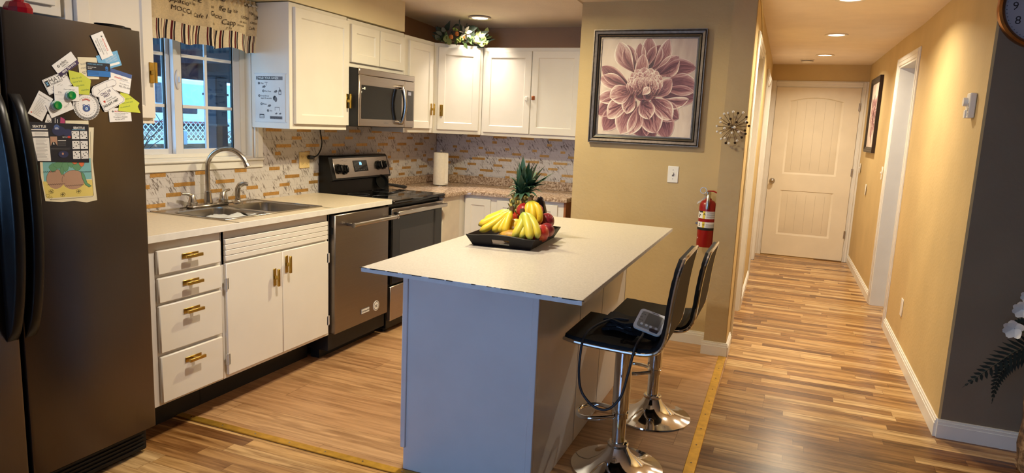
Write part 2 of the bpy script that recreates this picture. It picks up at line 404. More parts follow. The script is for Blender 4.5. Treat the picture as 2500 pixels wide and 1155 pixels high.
WY0, WY1, WZ0, WZ1 = 2.36, 3.25, 1.165, 2.00     # kitchen window opening
m = MB(); x0, x1 = -3.12, XW
m.box(x0, x1, -2.75, WY0, 0, CZ); m.box(x0, x1, WY1, 5.65, 0, CZ); m.box(x0, x1, WY0, WY1, 0, WZ0); m.box(x0, x1, WY0, WY1, WZ1, CZ)
struct(m.build('wall_left', wallt, keep=True, smooth=False))
m = MB(); m.box(XW, -1.43, YB, YB+.12, 0, CZ); struct(m.build('wall_back', wallt, keep=True, smooth=False))
m = MB(); m.box(-1.43, -.42, 4.70, 4.84, 0, CZ); m.box(-1.43, -1.31, 4.84, 5.65, 0, CZ)
struct(m.build('wall_painting', wallk, keep=True, smooth=False), 'beige wall behind the island that carries the painting')
m = MB(); m.box(XW, -2.69, 1.0, 4.47, 2.06, CZ); struct(m.build('wall_soffit', mat('cream soffit paint', S(232, 216, 178), .7, noise=(3, .03), bump=(55, .2)), keep=True, smooth=False))

# hall left wall with its pillar end, two doors
HLo, HLd = Vector((-.28, 4.52, 0)), Vector((-.0087, 1, 0)).normalized()
def HL(mb): return mb.frame(HLo, HLd, UZ)
m = HL(MB()); H = 4.40
for a, b, c, d in ((.002, .38, 0, CZ), (.38, 1.30, 2.03, CZ), (1.30, 2.72, 0, CZ), (2.72, 3.90, 2.0, CZ), (3.90, H, 0, CZ)): m.box(a, b, c, d, -.14, 0)
struct(m.build('wall_hall_left', wallh, keep=True, smooth=False))
m = MB(); m.box(-.42, -.283, 4.512, 4.70, 0, CZ); struct(m.build('wall_pillar', mat('beige pillar paint', S(184, 160, 120), .75, noise=(3, .05), bump=(30, .7)), keep=True, smooth=False), 'plastered wall end between kitchen and hall')
# hall right wall (slightly bent plan), one doorway
HR = [(.788, 3.77), (.785, 5.90), (.760, 6.68), (.722, 9.0)]
def seg(mb, i, z0, z1, th=.12):
    (a, b), (c, d) = HR[i], HR[i+1]; U = Vector((a-c, b-d, 0)); Lh = U.length
    mb.frame((c, d, 0), U, UZ); mb.box(0, Lh, z0, z1, -th, 0)
m = MB(); seg(m, 0, 0, CZ); seg(m, 1, 2.05, CZ); seg(m, 2, 0, CZ)
struct(m.build('wall_hall_right', wallh, keep=True, smooth=False))
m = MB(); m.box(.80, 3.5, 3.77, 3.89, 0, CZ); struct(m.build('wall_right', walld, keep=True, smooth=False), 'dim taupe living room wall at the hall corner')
m = MB(); m.box(-.45, .95, 8.90, 9.02, 0, CZ); struct(m.build('wall_hall_end', wallh, keep=True, smooth=False))
m = MB(); m.box(.882, 2.6, 6.64, 6.76, 0, CZ); m.box(2.5, 2.6, 3.9, 6.64, 0, CZ); struct(m.build('wall_bedroom', wallg, keep=True, smooth=False), 'grey wall of the room beyond the hall doorway')
# living room behind the photographer
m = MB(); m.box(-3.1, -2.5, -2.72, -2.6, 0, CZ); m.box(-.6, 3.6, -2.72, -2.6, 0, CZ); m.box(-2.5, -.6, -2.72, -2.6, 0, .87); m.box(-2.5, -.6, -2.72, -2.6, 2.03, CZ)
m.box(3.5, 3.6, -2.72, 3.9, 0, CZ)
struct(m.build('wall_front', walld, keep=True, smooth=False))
m = MB()
for a, b, c, d in ((-2.5, -.6, .87, .93), (-2.5, -.6, 1.97, 2.03), (-2.5, -2.44, .93, 1.97), (-.66, -.6, .93, 1.97), (-1.58, -1.52, .93, 1.97)): m.box(a, b, -2.70, -2.62, c, d)
wf = struct(m.build('window_2', whitep, keep=True, smooth=False))
m = MB(); m.box(-2.44, -.66, -2.67, -2.665, .93, 1.97); WL[wf] = Vector(); m.build('window_pane', glass, wf, smooth=False)

# backsplash: marble mosaic with gold foil bars
def mosaic(name, mats, o, U, rects, k, off, lim):
    m = MB().frame(o, U, UZ)
    for a, b, c, d in rects: m.box(a, b, c, d, 0, .004)
    P = .252*k
    bars = ((0, 0, .123), (-.044, -.050, .083), (.079, -.099, .123), (.07, -.146, .043), (.127, .056, .083), (.058, .094, .041))
    for i in range(-1, 20):
        for j in range(-2, 3):
            for u, v, w_ in bars:
                u0 = off[0] + (i*P) + u*k + (.118 if j % 2 else 0); z0 = off[1] + j*.294 + v; u1 = u0 + w_*k
                for a, b, c, d in rects:
                    if u0 > a+.004 and u1 < b-.004 and z0 > c+.004 and z0+.020 < d-.004: m.box(u0, u1, z0, z0+.020, .003, .0052, m=1)
    return struct(m.build(name, mats, keep=True, smooth=False))
mosaic('wall_backsplash_left', [marA, goldtile], (XW, 0, 0), UY, [(2.0, 3.30, .915, 1.115), (3.30, 5.52, .90, 1.40)], 1.13, (.10, 1.03), None)
mosaic('wall_backsplash_back', [marB, goldtile], (XW, YB, 0), UX, [(.005, 1.55, .90, 1.345)], 1.0, (.365, 1.115), None)

# baseboards
def baseboard(name, o, U, L_, h=.092):
    m = MB().frame(o, U, UZ); m.box(0, L_, 0, h*.72, 0, .014); m.box(0, L_, h*.72, h*.88, 0, .011); m.box(0, L_, h*.88, h, 0, .007)
    return struct(m.build(name, whitep, keep=True, smooth=False))
baseboard('baseboard_painting_wall', (-1.43, 4.70, 0), UX, 1.01)
baseboard('baseboard_pillar', (-.433, 4.512, 0), UX, .163)
baseboard('baseboard_pillar_side', (-.278, 4.51, 0), HLd, .29)
baseboard('baseboard_right', (.788, 3.77, 0), UX, 2.7)
for i, (L0, L1) in ((0, (.065, None)), (2, (0, None))):
    (a, b), (c, d) = HR[i], HR[i+1]; U = Vector((a-c, b-d, 0)); Lh = U.length; U.normalize()
    e = L0 if i == 0 else .07
    if i == 0: baseboard('baseboard_hall_right', Vector((c, d, 0))+U*.065, U, Lh-.065)
    else: baseboard('baseboard_hall_right_far', Vector((c, d, 0))+U*.1, U, Lh-.165)
baseboard('baseboard_hall_left', HLo+HLd*1.37, HLd, 1.28)
baseboard('baseboard_bedroom', (.884, 6.64, 0), UX, 1.6)

# gold floor transition strips with screws
def strip(name, o, U, L_, wd):
    m = MB().frame(o, U, UZ if False else Vector((0, 0, 1)).cross(Vector(U)))
    m.box(0, L_, 0, wd, 0, .006, .002)
    k = int(L_/.19)
    for i in range(k): m.cyl((.08+i*.19, wd*.5, .005), (.08+i*.19, wd*.5, .0075), .004, n=8, m=1)
    return struct(m.build(name, [goldstrip, nickel], keep=True))
strip('trim_1', (-2.57, 2.262, .001), UX, 2.33, .042)['label'] = 'gold metal floor strip in front of the kitchen'
strip('trim_2', (-.245, 2.262, .001), (-.011, 1, 0), 2.24, .048)['label'] = 'gold metal floor strip along the hall side'

# ------------------------------------------------------------------ doors and casings in the hall
def casing(mb, u0, u1, z1, wd=.066, t=.018, n0=0):
    for a, b, c, d in ((u0-wd, u0, 0, z1+wd), (u1, u1+wd, 0, z1+wd), (u0, u1, z1, z1+wd)):
        mb.box(a, b, c, d, n0, n0+t*.7, .003)
        if b-a < .1: mb.box(a+wd*.15, b-wd*.45, c, d-.006, n0+t*.5, n0+t, .003)
        else: mb.box(a, b, c+wd*.4, d-wd*.15, n0+t*.5, n0+t, .003)
# door_1: end of the hall
DX0, DX1, DY = -.248, .655, 8.90
m = MB().frame((0, DY, 0), UX, UZ); casing(m, DX0-.012, DX1+.012, 2.022)
m.box(DX0-.012, DX0-.004, 0, 2.022, 0, .012); m.box(DX1+.004, DX1+.012, 0, 2.022, 0, .012); m.box(DX0, DX1, 2.014, 2.022, 0, .012)
struct(m.build('trim_3', whitep, keep=True), 'white casing around the door at the end of the hall')
m = MB().frame((DX0, DY, 0), UX, UZ); W_, Hd = DX1-DX0, 2.012
def arch(u0, u1, z0, z1, rise, k=10): return [(u0, z0), (u1, z0), (u1, z1)] + [(u1+(u0-u1)*i/k, z1+rise*sin(pi*i/k)) for i in range(1, k)] + [(u0, z1)]
m.box(0, W_, .012, Hd, .0, .004)
def inset(poly, q):
    cx = sum(p[0] for p in poly)/len(poly); cz = sum(p[1] for p in poly)/len(poly)
    hw = max(p[0] for p in poly)-cx; hz = max(abs(p[1]-cz) for p in poly)
    return [(cx+(p[0]-cx)*(1-q/hw), cz+(p[1]-cz)*(1-q/hz)) for p in poly]
T = .016
panels = [arch(.15, W_-.165, .995, 1.852, .045), arch(.15, W_-.165, .262, .800, 0)]
# face of the door around the two panels: stiles, rails, arch filler
m.box(0, .15, .012, Hd, .002, T, 0); m.box(W_-.165, W_, .012, Hd, .002, T, 0); m.box(.15, W_-.165, .012, .262, .002, T); m.box(.15, W_-.165, .80, .995, .002, T)
top = panels[0][2:]; m.prism([(W_-.165, Hd), (.15, Hd)] + [(p[0], p[1]) for p in top[::-1]], .002, T)
for pl in panels:
    a, b = pl, inset(pl, .022); c = inset(pl, .04); n = len(pl)
    m.add([(p[0], p[1], T) for p in a] + [(p[0], p[1], T-.010) for p in b] + [(p[0], p[1], T-.004) for p in c],
          [(i, (i+1) % n, n+(i+1) % n, n+i) for i in range(n)] + [(n+i, n+(i+1) % n, 2*n+(i+1) % n, 2*n+i) for i in range(n)] + [tuple(range(2*n, 3*n))])
    u0, u1 = min(p[0] for p in c)+.05, max(p[0] for p in c)-.05; z0, z1 = min(p[1] for p in c), max(p[1] for p in c)-.03
    for i in range(5):
        u = u0+(u1-u0)*i/4; m.box(u-.0012, u+.0012, z0+.01, z1-.005, T-.0045, T-.0036, m=1)
doorp = mat('hall door white paint', S(232, 220, 198), .42, noise=(5, .03))
d1 = struct(m.build('door_1', [doorp, mat('door groove', S(190, 176, 152), .6)], keep=True)); WL[d1] = Vector()
m = MB().frame((0, DY-T, 0), UX, UZ); m.cyl((DX0+.048, .905, 0), (DX0+.048, .905, .006), .032, n=20); m.cyl((DX0+.048, .905, .006), (DX0+.048, .905, .03), .011); m.ell((DX0+.048, .905, .045), .027, .027, .022)
m.build('door_knob', nickel, d1)
for z in (1.80, 1.055, .325):
    m = MB().frame((0, DY-T, 0), UX, UZ); m.cyl((DX1+.002, z-.045, .004), (DX1+.002, z+.045, .004), .006, n=10); m.box(DX1-.012, DX1, z-.044, z+.044, 0, .002); m.build('hinge', nickel, d1)
# door_2, door_3 on the hall's left side
for nm, u0, u1, z1 in (('door_2', .38, 1.30, 2.03), ('door_3', 2.72, 3.90, 2.0)):
    m = HL(MB()); m.box(u0, u0+.015, 0, z1, -.13, .004); m.box(u1-.015, u1, 0, z1, -.13, .004); m.box(u0, u1, z1-.015, z1, -.13, .004); casing(m, u0, u1, z1)
    struct(m.build('trim_'+nm[-1]+'_casing', whitep, keep=True))
    m = HL(MB()); m.frame(HLo+HLd*(u0+.018)-Vector((.075, 0, 0)), HLd, UZ); Wd = u1-u0-.036
    m.box(0, Wd, .012, z1-.02, 0, .03)
    for c, d in ((.15, .75), (.9, z1-.2)):
        for a, b, e, f in ((.12, Wd-.12, c, c+.012), (.12, Wd-.12, d-.012, d), (.12, .132, c, d), (Wd-.132, Wd-.12, c, d)): m.box(a, b, e, f, .029, .036)
    struct(m.build(nm, doorp, keep=True))
# doorway on the hall's right side: casing and jamb
m = MB(); (a, b), (c, d) = HR[1], HR[2]; U = Vector((a-c, b-d, 0)); Lh = U.length
m.frame((c, d, 0), U, UZ); casing(m, .0, Lh, 2.05)
m.box(0, .015, 0, 2.05, -.12, .003); m.box(Lh-.015, Lh, 0, 2.05, -.12, .003); m.box(0, Lh, 2.035, 2.05, -.12, .003)
struct(m.build('trim_4', whitep, keep=True), 'white casing around the open doorway on the right of the hall')

# ------------------------------------------------------------------ kitchen window
m = MB().frame((XW, 0, 0), UY, UZ)
cw = .064
for a, b, c, d in ((WY1, WY1+cw, WZ0+.003, WZ1+cw), (WY0-cw, WY0, WZ0+.003, WZ1+cw), (WY0, WY1, WZ1, WZ1+cw), (WY0-cw, WY1+cw, WZ0-.055, WZ0-.013)): m.box(a, b, c, d, 0, .016, .003)
m.box(WY0-cw, WY1+cw, WZ0-.013, WZ0+.003, 0, .028, .005); m.box(WY1+.012, WY1+.05, WZ0+.004, WZ1+.03, .012, .024, .004)
for a, b, c, d in ((WY1-.012, WY1, WZ0+.012, WZ1), (WY0, WY0+.012, WZ0+.012, WZ1), (WY0, WY1, WZ0, WZ0+.012), (WY0+.012, WY1-.012, WZ1-.012, WZ1)): m.box(a, b, c, d, -.13, -.001)
for a, b, c, d in ((WY1-.05, WY1-.012, WZ0+.032, WZ1-.05), (WY0+.012, WY0+.05, WZ0+.032, WZ1-.05), (WY0+.012, WY1-.012, WZ0+.012, WZ0+.032), (WY0+.012, WY1-.012, WZ1-.05, WZ1-.012)): m.box(a, b, c, d, -.12, -.046, .002)
win = struct(m.build('window_1', whitep, keep=True)); WL[win] = Vector()
vinylw = mat('window vinyl', S(222, 222, 226), .35, noise=(6, .02))
def sash(u0, u1, z0, z1, n0, n1, uv, zs, st):
    m = MB().frame((XW, 0, 0), UY, UZ)
    for a, b, c, d in ((u0, u0+st, z0, z1), (u1-st, u1, z0, z1), (u0+st, u1-st, z0, z0+.038), (u0+st, u1-st, z1-.038, z1)): m.box(a, b, c, d, n0, n1, .001)
    s_ = m.build('window_sash', vinylw, win)
    m = MB().frame((XW, 0, 0), UY, UZ); nm = (n0+n1)/2
    for u in uv: m.box(u-.009, u+.009, z0+.03, z1-.03, nm-.006, nm+.006, .002)
    for z in zs: m.box(u0+.03, u1-.03, z-.009, z+.009, nm-.0056, nm+.0056, .002)
    m.build('window_grille', vinylw, s_)
    m = MB().frame((XW, 0, 0), UY, UZ); m.box(u0+st-.004, u1-st+.004, z0+.034, z1-.034, nm-.002, nm+.002); m.build('window_pane', glass, s_, smooth=False)
    m = MB().frame((XW, 0, 0), UY, UZ); g = .006
    for a, b, c, d in ((u0+st, u0+st+g, z0+.038, z1-.038), (u1-st-g, u1-st, z0+.038, z1-.038)): m.box(a, b, c, d, nm-.006, nm+.008)
    m.build('window_gasket', blackm, s_)
    return s_
sash(2.735, 3.20, 1.185, 1.965, -.075, -.050, (2.958,), (1.447, 1.712), .050)
s1 = sash(2.40, 2.775, 1.185, 1.965, -.115, -.080, (2.56,), (1.447, 1.712), .060)
m = MB().frame((XW, 0, 0), UY, UZ); m.ell((2.757, 1.585, -.046), .016, .052, .010, n=14); m.box(2.752, 2.762, 1.57, 1.60, -.042, -.026, .002); m.build('window_latch', vinylw, win)
# ------------------------------------------------------------------ outside the kitchen window
bank = mat('brown earth bank', S(120, 96, 78), .95, noise=(6, .35), bump=(9, .9))
porchw = mat('dark porch timber', S(60, 68, 84), .8, noise=(8, .2))
m = MB(); m.box(-14, -3.2, 0, 16, -.2, .3); struct(m.build('floor', mat('outdoor ground', S(100, 92, 84), .95, noise=(4, .3)), keep=True, smooth=False), 'ground outside the kitchen window')
o = MB(); o.box(-9.0, -7.4, 2.5, 14, .3, 1.12, .08); tag(o.build('earth_bank', bank), 'brown earth bank behind the lattice fence outside the window', 'bank')
t = thing('porch_roof', (-4.6, 4.5, 1.75), 'dark porch roof over the yard outside the window', 'roof')
m = MB(); m.box(-5.6, -3.2, 2.0, 8.5, 1.92, 1.98); m.build('roof_deck', porchw, t, smooth=False)
m = MB(); m.box(-5.55, -5.40, 2.0, 8.5, 1.735, 1.93); m.build('beam', porchw, t, smooth=False)
for y in (2.6, 3.5, 4.4, 5.3, 6.2, 7.1): m = MB(); m.box(-5.5, -3.3, y-.03, y+.03, 1.82, 1.925); m.build('rafter', porchw, t, smooth=False)
t = thing('porch_post', (-5.0, 4.975, .3), 'thick dark post holding the porch roof, right of the window grid', 'post')
m = MB(); m.box(-5.08, -4.92, 4.905, 5.045, .3, 1.75, .01); m.build('post_shaft', porchw, t)
for z in (1.30, 1.45, 1.58): m = MB(); m.box(-5.085, -4.915, 4.90, 5.05, z, z+.02); m.build('strap', mat('grey post strap', S(92, 88, 92), .7), t)
t = thing('lattice_fence', (-7.2, 7.0, .9), 'white lattice fence across the yard outside the window', 'fence')
latm = mat('white lattice', S(226, 232, 240), .7)
m = MB().frame((-7.2, 0, 0), UY, UZ)
for i in range(90):
    u = 4.5+i*.075; m.add([(u, 1.05, 0), (u+.018, 1.05, 0), (u+.278, 1.31, 0), (u+.26, 1.31, 0)], [(0, 1, 2, 3)]); m.add([(u+.26, 1.05, .008), (u+.278, 1.05, .008), (u+.018, 1.31, .008), (u, 1.31, .008)], [(0, 1, 2, 3)])
m.build('lattice_panel', latm, t, smooth=False)
m = MB(); m.box(-7.23, -7.17, 4.4, 11.5, 1.30, 1.345); m.box(-7.23, -7.17, 4.4, 11.5, 1.02, 1.06); m.build('rail', latm, t, smooth=False)
t = thing('camper_trailer', (-9.8, 8.6, .4), 'pale camper trailer with windows parked beyond the lattice fence', 'trailer')
camp = mat('pale camper shell', S(206, 222, 238), .5)
m = MB(); m.box(-11.2, -9.4, 6.6, 9.5, 1.22, 2.02, .09); m.build('body', camp, t)
m = MB(); m.box(-9.42, -9.37, 7.0, 7.9, 1.50, 1.88, .01); m.build('window', mat('camper window', S(150, 190, 226), .15), t)
m = MB(); m.box(-9.42, -9.37, 8.55, 9.15, 1.50, 1.88, .01); m.build('window', mat('camper window', S(150, 190, 226), .15), t)
m = MB(); m.box(-9.41, -9.36, 8.12, 8.28, 1.55, 1.86); m.build('door_slot', mat('camper dark trim', S(70, 66, 72), .6), t)
m = MB(); m.box(-9.40, -9.35, 6.6, 9.5, 1.22, 1.28); m.build('stripe', mat('camper red stripe', S(150, 60, 62), .5), t)
m = MB(); m.box(-9.9, -9.45, 6.9, 9.3, .3, 1.22); m.build('underframe', mat('camper dark trim', S(70, 66, 72), .6), t)
t = tag(MB().box(-10.4, -10.1, 9.75, 16, .3, 1.95).build('neighbor_shed', mat('pale shed siding', S(176, 198, 220), .7, noise=(3, .15)), smooth=False), 'pale shed wall standing to the right of the camper trailer', 'shed')
t = thing('mailbox_post', (-6.3, 5.62, .3), 'thin dark post in the yard left of the thick porch post', 'post')
m = MB(); m.box(-6.34, -6.26, 5.58, 5.67, .3, 1.46, .004); m.build('post_shaft', porchw, t)
m = MB(); m.box(-6.36, -6.24, 5.3, 5.95, 1.40, 1.48, .01); m.build('crossbar', porchw, t)
m = MB(); m.box(-6.26, -6.2, 5.66, 5.76, 1.06, 1.22, .01); m.build('box', camp, t)
barkm = mat('bare twigs', S(88, 80, 78), .9); rr = random.Random(4)
t = thing('bare_shrub', (-5.9, 5.2, .3), 'leafless shrub with thin branches low outside the window', 'shrub')
for j in range(4):
    for i in range(9):
        m = MB(); y0 = 4.0+rr.random()*2.8; p = Vector((-5.9+rr.uniform(-.3, .3), y0, .3)); d = Vector((rr.uniform(-.2, .2), rr.uniform(-.8, .8), 1)).normalized(); pts = [p.copy()]
        for k in range(6): d = (d+Vector((rr.uniform(-.3, .3), rr.uniform(-.6, .6), rr.uniform(-.25, .1)))).normalized(); p = p+d*.2; pts.append(p.copy())
        m.tube(pts, [.012*(1-k/8) for k in range(7)], 5)
        m.build('branch', barkm, t)

# ------------------------------------------------------------------ ceiling lamps and smoke alarm
can = mat('lamp trim ring', S(226, 214, 196), .4)
GL = ['round recessed ceiling light above the corner wall cabinets', 'round recessed ceiling light above the range, out of view', 'round recessed ceiling light above the island front, out of view',
      'recessed hall ceiling light nearest the camera, cut by the top edge', 'middle recessed ceiling light of the hall', 'recessed hall ceiling light next to the smoke alarm']
def lamp(i, x, y, pw, col, spr, label):
    CZ = 2.2455 if i == 0 else globals()['CZ']
    t = thing('recessed_light', (x, y, CZ), label, 'ceiling light', 'recessed ceiling lights')
    m = MB(); m.lathe([(.062, .0), (.088, .0), (.090, -.004), (.086, -.009), (.066, -.006), (.062, -.002)], (x, y, CZ), 28); m.build('trim_ring', can, t)
    m = MB(); m.lathe([(.001, -.004), (.03, -.005), (.064, -.003), (.064, -.001)], (x, y, CZ), 28); m.build('lens', lens, t)
    area_light('lamp_glow', (x, y, CZ-.012), (0, 0, 0), .12, .12, pw, col, spr, 'DISK')
for i, ((x, y), pw, col, spr) in enumerate(LAMPS): lamp(i, x, y, pw, col, spr, GL[i])
t = thing('smoke_alarm', (.045, 8.33, CZ), 'round white smoke alarm on the hall ceiling', 'smoke alarm')
m = MB(); m.lathe([(.001, -.036), (.045, -.036), (.058, -.028), (.062, -.014), (.070, -.012), (.072, 0), (.001, 0)], (.045, 8.33, CZ), 26); m.build('cover', can, t)
m = MB(); m.lathe([(.06, -.022), (.0635, -.020), (.0635, -.017), (.06, -.015)], (.045, 8.33, CZ), 26); m.build('vent_slot', inkg, t)
area_light('bedroom_daylight', (1.9, 4.6, 1.6), (radians(70), 0, 0), .8, 1.0, 4, (.7, .8, 1))
# ------------------------------------------------------------------ wall cabinets
def wall_cab(label, o, U, L_, D, z0, z1, doors, group=None, handles=(), knobs=()):
    """o: point on the face plane at floor level; U: along the face; doors: (u0,u1,z0,z1); handles: (door index,u,z)"""
    o, U = Vector(o), Vector(U).normalized(); Nn = U.cross(Vector(UZ))
    t = thing('wall_cabinet', tuple(o+U*L_/2+Vector((0, 0, z0))), label, 'cabinet', group)
    m = MB().frame(o, U, UZ); m.box(0, L_, z0, z1, -D, 0, .002); m.build('body', cabw, t)
    for i, (a, b, c, d) in enumerate(doors):
        m = MB().frame(o+U*a+Vector((0, 0, c))+Nn*.001, U, UZ); panel_door(m, b-a, d-c, .019, .052); dr = m.build('door', cabw, t)
        for k, u, z in handles:
            if k == i: h_handle(dr, o+U*u+Vector((0, 0, z))+Nn*.020, U, UZ, True)
        for k, u, z, mm, nm in knobs:
            if k == i:
                q = MB().frame(o+U*u+Vector((0, 0, z))+Nn*.020, U, UZ)
                if nm == 'child_lock': q.cyl((0, 0, 0), (0, 0, .006), .020, n=20); q.box(-.011, .011, -.016, .016, .006, .016, .003)
                else: q.box(-.014, .014, -.016, .016, 0, .006, .002); q.box(-.012, .002, -.004, .012, .005, .011, .002)
                q.build(nm, mm, dr)
    return t
XF = -2.70
wall_cab('tall white wall cabinet between the fridge and the window', (XF, 1.93, 0), UY, .395, .275, 1.36, 2.055, [(.035, .385, 1.385, 2.03)], handles=[(0, .368, 1.585)])
wall_cab('white cabinet above the fridge with two low doors', (XF, 1.02, 0), UY, .895, .275, 1.765, 2.055, [(.03, .43, 1.80, 2.03), (.46, .86, 1.80, 2.03)])
wall_cab('white wall cabinet right of the window with the handwashing sheet on its side', (XF, 3.235, 0), UY, .548, .275, 1.347, 2.055, [(.034, .546, 1.378, 2.032)], handles=[(0, .528, 1.533)])
wall_cab('low white two-door cabinet above the microwave', (XF, 3.790, 0), UY, .690, .275, 1.752, 2.050, [(.022, .342, 1.782, 2.020), (.352, .672, 1.782, 2.020)])
wall_cab('narrow white cabinet right of the microwave', (XF, 4.488, 0), UY, .455, .275, 1.338, 2.045, [(.05, .405, 1.372, 2.012)], handles=[(0, .386, 1.523)])
# diagonal corner cabinet
A, B = Vector((XF, 4.946, 0)), Vector((-2.405, 5.225, 0)); U = (B-A).normalized(); Lc = (B-A).length; Nn = U.cross(Vector(UZ))
t = thing('corner_cabinet', (-2.75, 5.25, 1.34), 'white diagonal corner wall cabinet under the leafy garland', 'cabinet')
m = MB(); m.prism([(XF, 4.946), (-2.405, 5.225), (-2.405, YB-.004), (XW+.004, YB-.004), (XW+.004, 4.946)][::-1], 1.337, 2.042); m.build('body', cabw, t, smooth=False)
m = MB().frame(A+U*.03+Vector((0, 0, 1.368))+Nn*.001, U, UZ); panel_door(m, Lc-.06, .645, .019, .055); dr = m.build('door', cabw, t)
h_handle(dr, A+U*.058+Vector((0, 0, 1.518))+Nn*.020, U, UZ, True)
brassy = mat('copper door clip', S(176, 104, 62), .35, .8)
wall_cab('white two-door wall cabinet on the back wall left of the painting wall', (-2.40, 5.225, 0), UX, .955, .295, 1.333, 2.036, [(.022, .425, 1.362, 2.008), (.433, .828, 1.362, 2.008)],
         knobs=[(0, .398, 1.640, whitep, 'child_lock'), (1, .452, 1.646, brassy, 'lock_catch')])

# ------------------------------------------------------------------ base cabinets on the window wall
XD = -2.402
def drawer(t, y0, y1, z0, z1):
    m = MB().frame((XD-.016, y0, z0), UY, UZ); m.box(0, y1-y0, 0, z1-z0, 0, .018, .004); d = m.build('drawer', cabw, t)
    h_handle(d, (XD+.002, (y0+y1)/2-.005, z1-.048 if z1-z0 > .15 else (z0+z1)/2+.012), UY, UZ); return d
t = thing('drawer_cabinet', (-2.7, 2.22, 0), 'white base cabinet with four drawers beside the fridge', 'cabinet')
m = MB(); m.box(XW+.006, -2.418, 2.02, 2.412, .162, .883, .002); m.build('body', cabw, t)
m = MB(); m.box(XW+.006, -2.572, 2.02, 2.412, .0, .162); m.build('toe_kick', blackm, t)
for z0, z1 in ((.740, .843), (.618, .726), (.398, .606), (.175, .383)): drawer(t, 2.054, 2.398, z0, z1)
t = thing('sink_cabinet', (-2.7, 2.82, 0), 'white two-door base cabinet under the sink', 'cabinet')
m = MB(); m.box(XW+.006, -2.418, 2.414, 3.222, .162, .72, .002); m.box(-2.44, -2.418, 2.414, 3.222, .72, .883, .002); m.box(XW+.006, -2.418, 2.414, 2.43, .72, .883); m.box(XW+.006, -2.418, 3.206, 3.222, .72, .883); m.build('body', cabw, t)
m = MB(); m.box(XW+.006, -2.572, 2.414, 3.222, .0, .162); m.build('toe_kick', blackm, t)
m = MB().frame((XD-.016, 2.428, .738), UY, UZ)
for i in range(4): m.box(0, .768, .0265*i, .0265*i+.0245, 0, .016, .002)
m.box(.002, .766, .001, .104, 0, .011); m.build('louvre_panel', cabw, t)
for y0, y1, hy, hz, hs in ((2.428, 2.811, 2.752, .602, 2.428), (2.814, 3.197, 2.842, .655, 3.197)):
    m = MB().frame((XD-.016, y0, .182), UY, UZ); m.box(0, y1-y0, 0, .545, 0, .018, .003); d = m.build('door', cabw, t)
    h_handle(d, (XD+.002, hy, hz), UY, UZ, True)
    for z in (.26, .63):
        m = MB(); m.cyl((XD+.002, hs, z-.028), (XD+.002, hs, z+.028), .0055, n=10); m.box(XD-.002, XD+.002, hs-.012, hs+.012, z-.026, z+.026); m.build('hinge', mat('painted hinge', S(200, 194, 186), .35, .3), d)

# left worktop with a sink cut-out
SY0, SY1, SX0, SX1 = 2.495, 3.232, -2.955, -2.468
t = thing('worktop', (-2.68, 2.9, .885), 'cream laminate worktop with white edge holding the sink', 'worktop')
m = MB(); xe = -2.389
m.box(XW+.006, xe, 1.99, SY0+.01, .886, .915); m.box(XW+.006, xe, SY1-.01, 3.838, .886, .915); m.box(XW+.006, SX0+.01, SY0, SY1, .886, .915); m.box(SX1-.01, xe, SY0, SY1, .886, .915)
m.build('slab', counterm, t, smooth=False)
m = MB(); m.box(xe, xe+.005, 1.99, 3.843, .884, .9145, .001); m.box(-2.65, xe, 3.838, 3.843, .884, .9145, .001); m.build('edge_strip', counterw, t)

# sink
t = thing('sink', (-2.71, 2.86, .915), 'stainless steel double-bowl sink set in the cream worktop', 'sink')
m = MB(); z = .9165; b1, b2 = (2.530, 2.842), (2.884, 3.198); bx = (-2.855, -2.502)
for a, b, c, d in ((SX0, bx[0], SY0, SY1), (bx[1], SX1, SY0, SY1), (bx[0], bx[1], SY0, b1[0]), (bx[0], bx[1], b1[1], b2[0]), (bx[0], bx[1], b2[1], SY1)): m.box(a, b, c, d, .9152, z+.002)
for a, b, c, d in ((SX0, SX0+.008, SY0, SY1), (SX1-.008, SX1, SY0, SY1), (SX0, SX1, SY0, SY0+.008), (SX0, SX1, SY1-.008, SY1)): m.box(a, b, c, d, .9155, .9225, .002)
m.build('rim', steelh, t)
for (c, d) in (b1, b2):
    m = MB(); R = []
    for zz, q, rc in ((.9195, -.002, .05), (.915, .003, .05), (.80, .012, .055), (.765, .03, .06), (.755, .06, .05)):
        a0, a1, c0, c1 = bx[0]+q, bx[1]-q, c+q, d-q; ring = []
        for cx, cy, an0 in ((a1-rc, c1-rc, 0), (a0+rc, c1-rc, 90), (a0+rc, c0+rc, 180), (a1-rc, c0+rc, 270)):
            for k in range(6): an = radians(an0+k*18); ring.append((cx+rc*cos(an), cy+rc*sin(an), zz))
        R.append(ring)
    n = len(R[0]); v = [q for r in R for q in r]; f = []
    for i in range(len(R)-1):
        for j in range(n): f.append((i*n+j, i*n+n+j, i*n+n+(j+1) % n, i*n+(j+1) % n))
    f.append(tuple((len(R)-1)*n+j for j in range(n))); m.add(v, f)
    # corner fillers between the square opening and the round bowl edge
    rc = .05; a0, a1, c0, c1 = bx[0], bx[1], c, d
    for cx, cy, sx, sy in ((a1, c1, -1, -1), (a0, c1, 1, -1), (a0, c0, 1, 1), (a1, c0, -1, 1)):
        arc = [(cx+sx*(rc-rc*cos(radians(k*15))), cy+sy*(rc-rc*sin(radians(k*15))), .9188) for k in range(7)]
        m.add([(cx, cy, .9188)]+arc, [tuple(range(8))])
    m.build('bowl', steelh, t)
    m = MB(); cx, cy = (bx[0]+bx[1])/2, (c+d)/2; m.lathe([(.001, .7575), (.03, .7575), (.042, .759), (.044, .756)], (cx, cy, 0), 20); m.build('drain', nickel, t)
t = thing('faucet', (-2.912, 2.828, .9185), 'brushed nickel gooseneck faucet with two lever handles behind the sink', 'faucet')
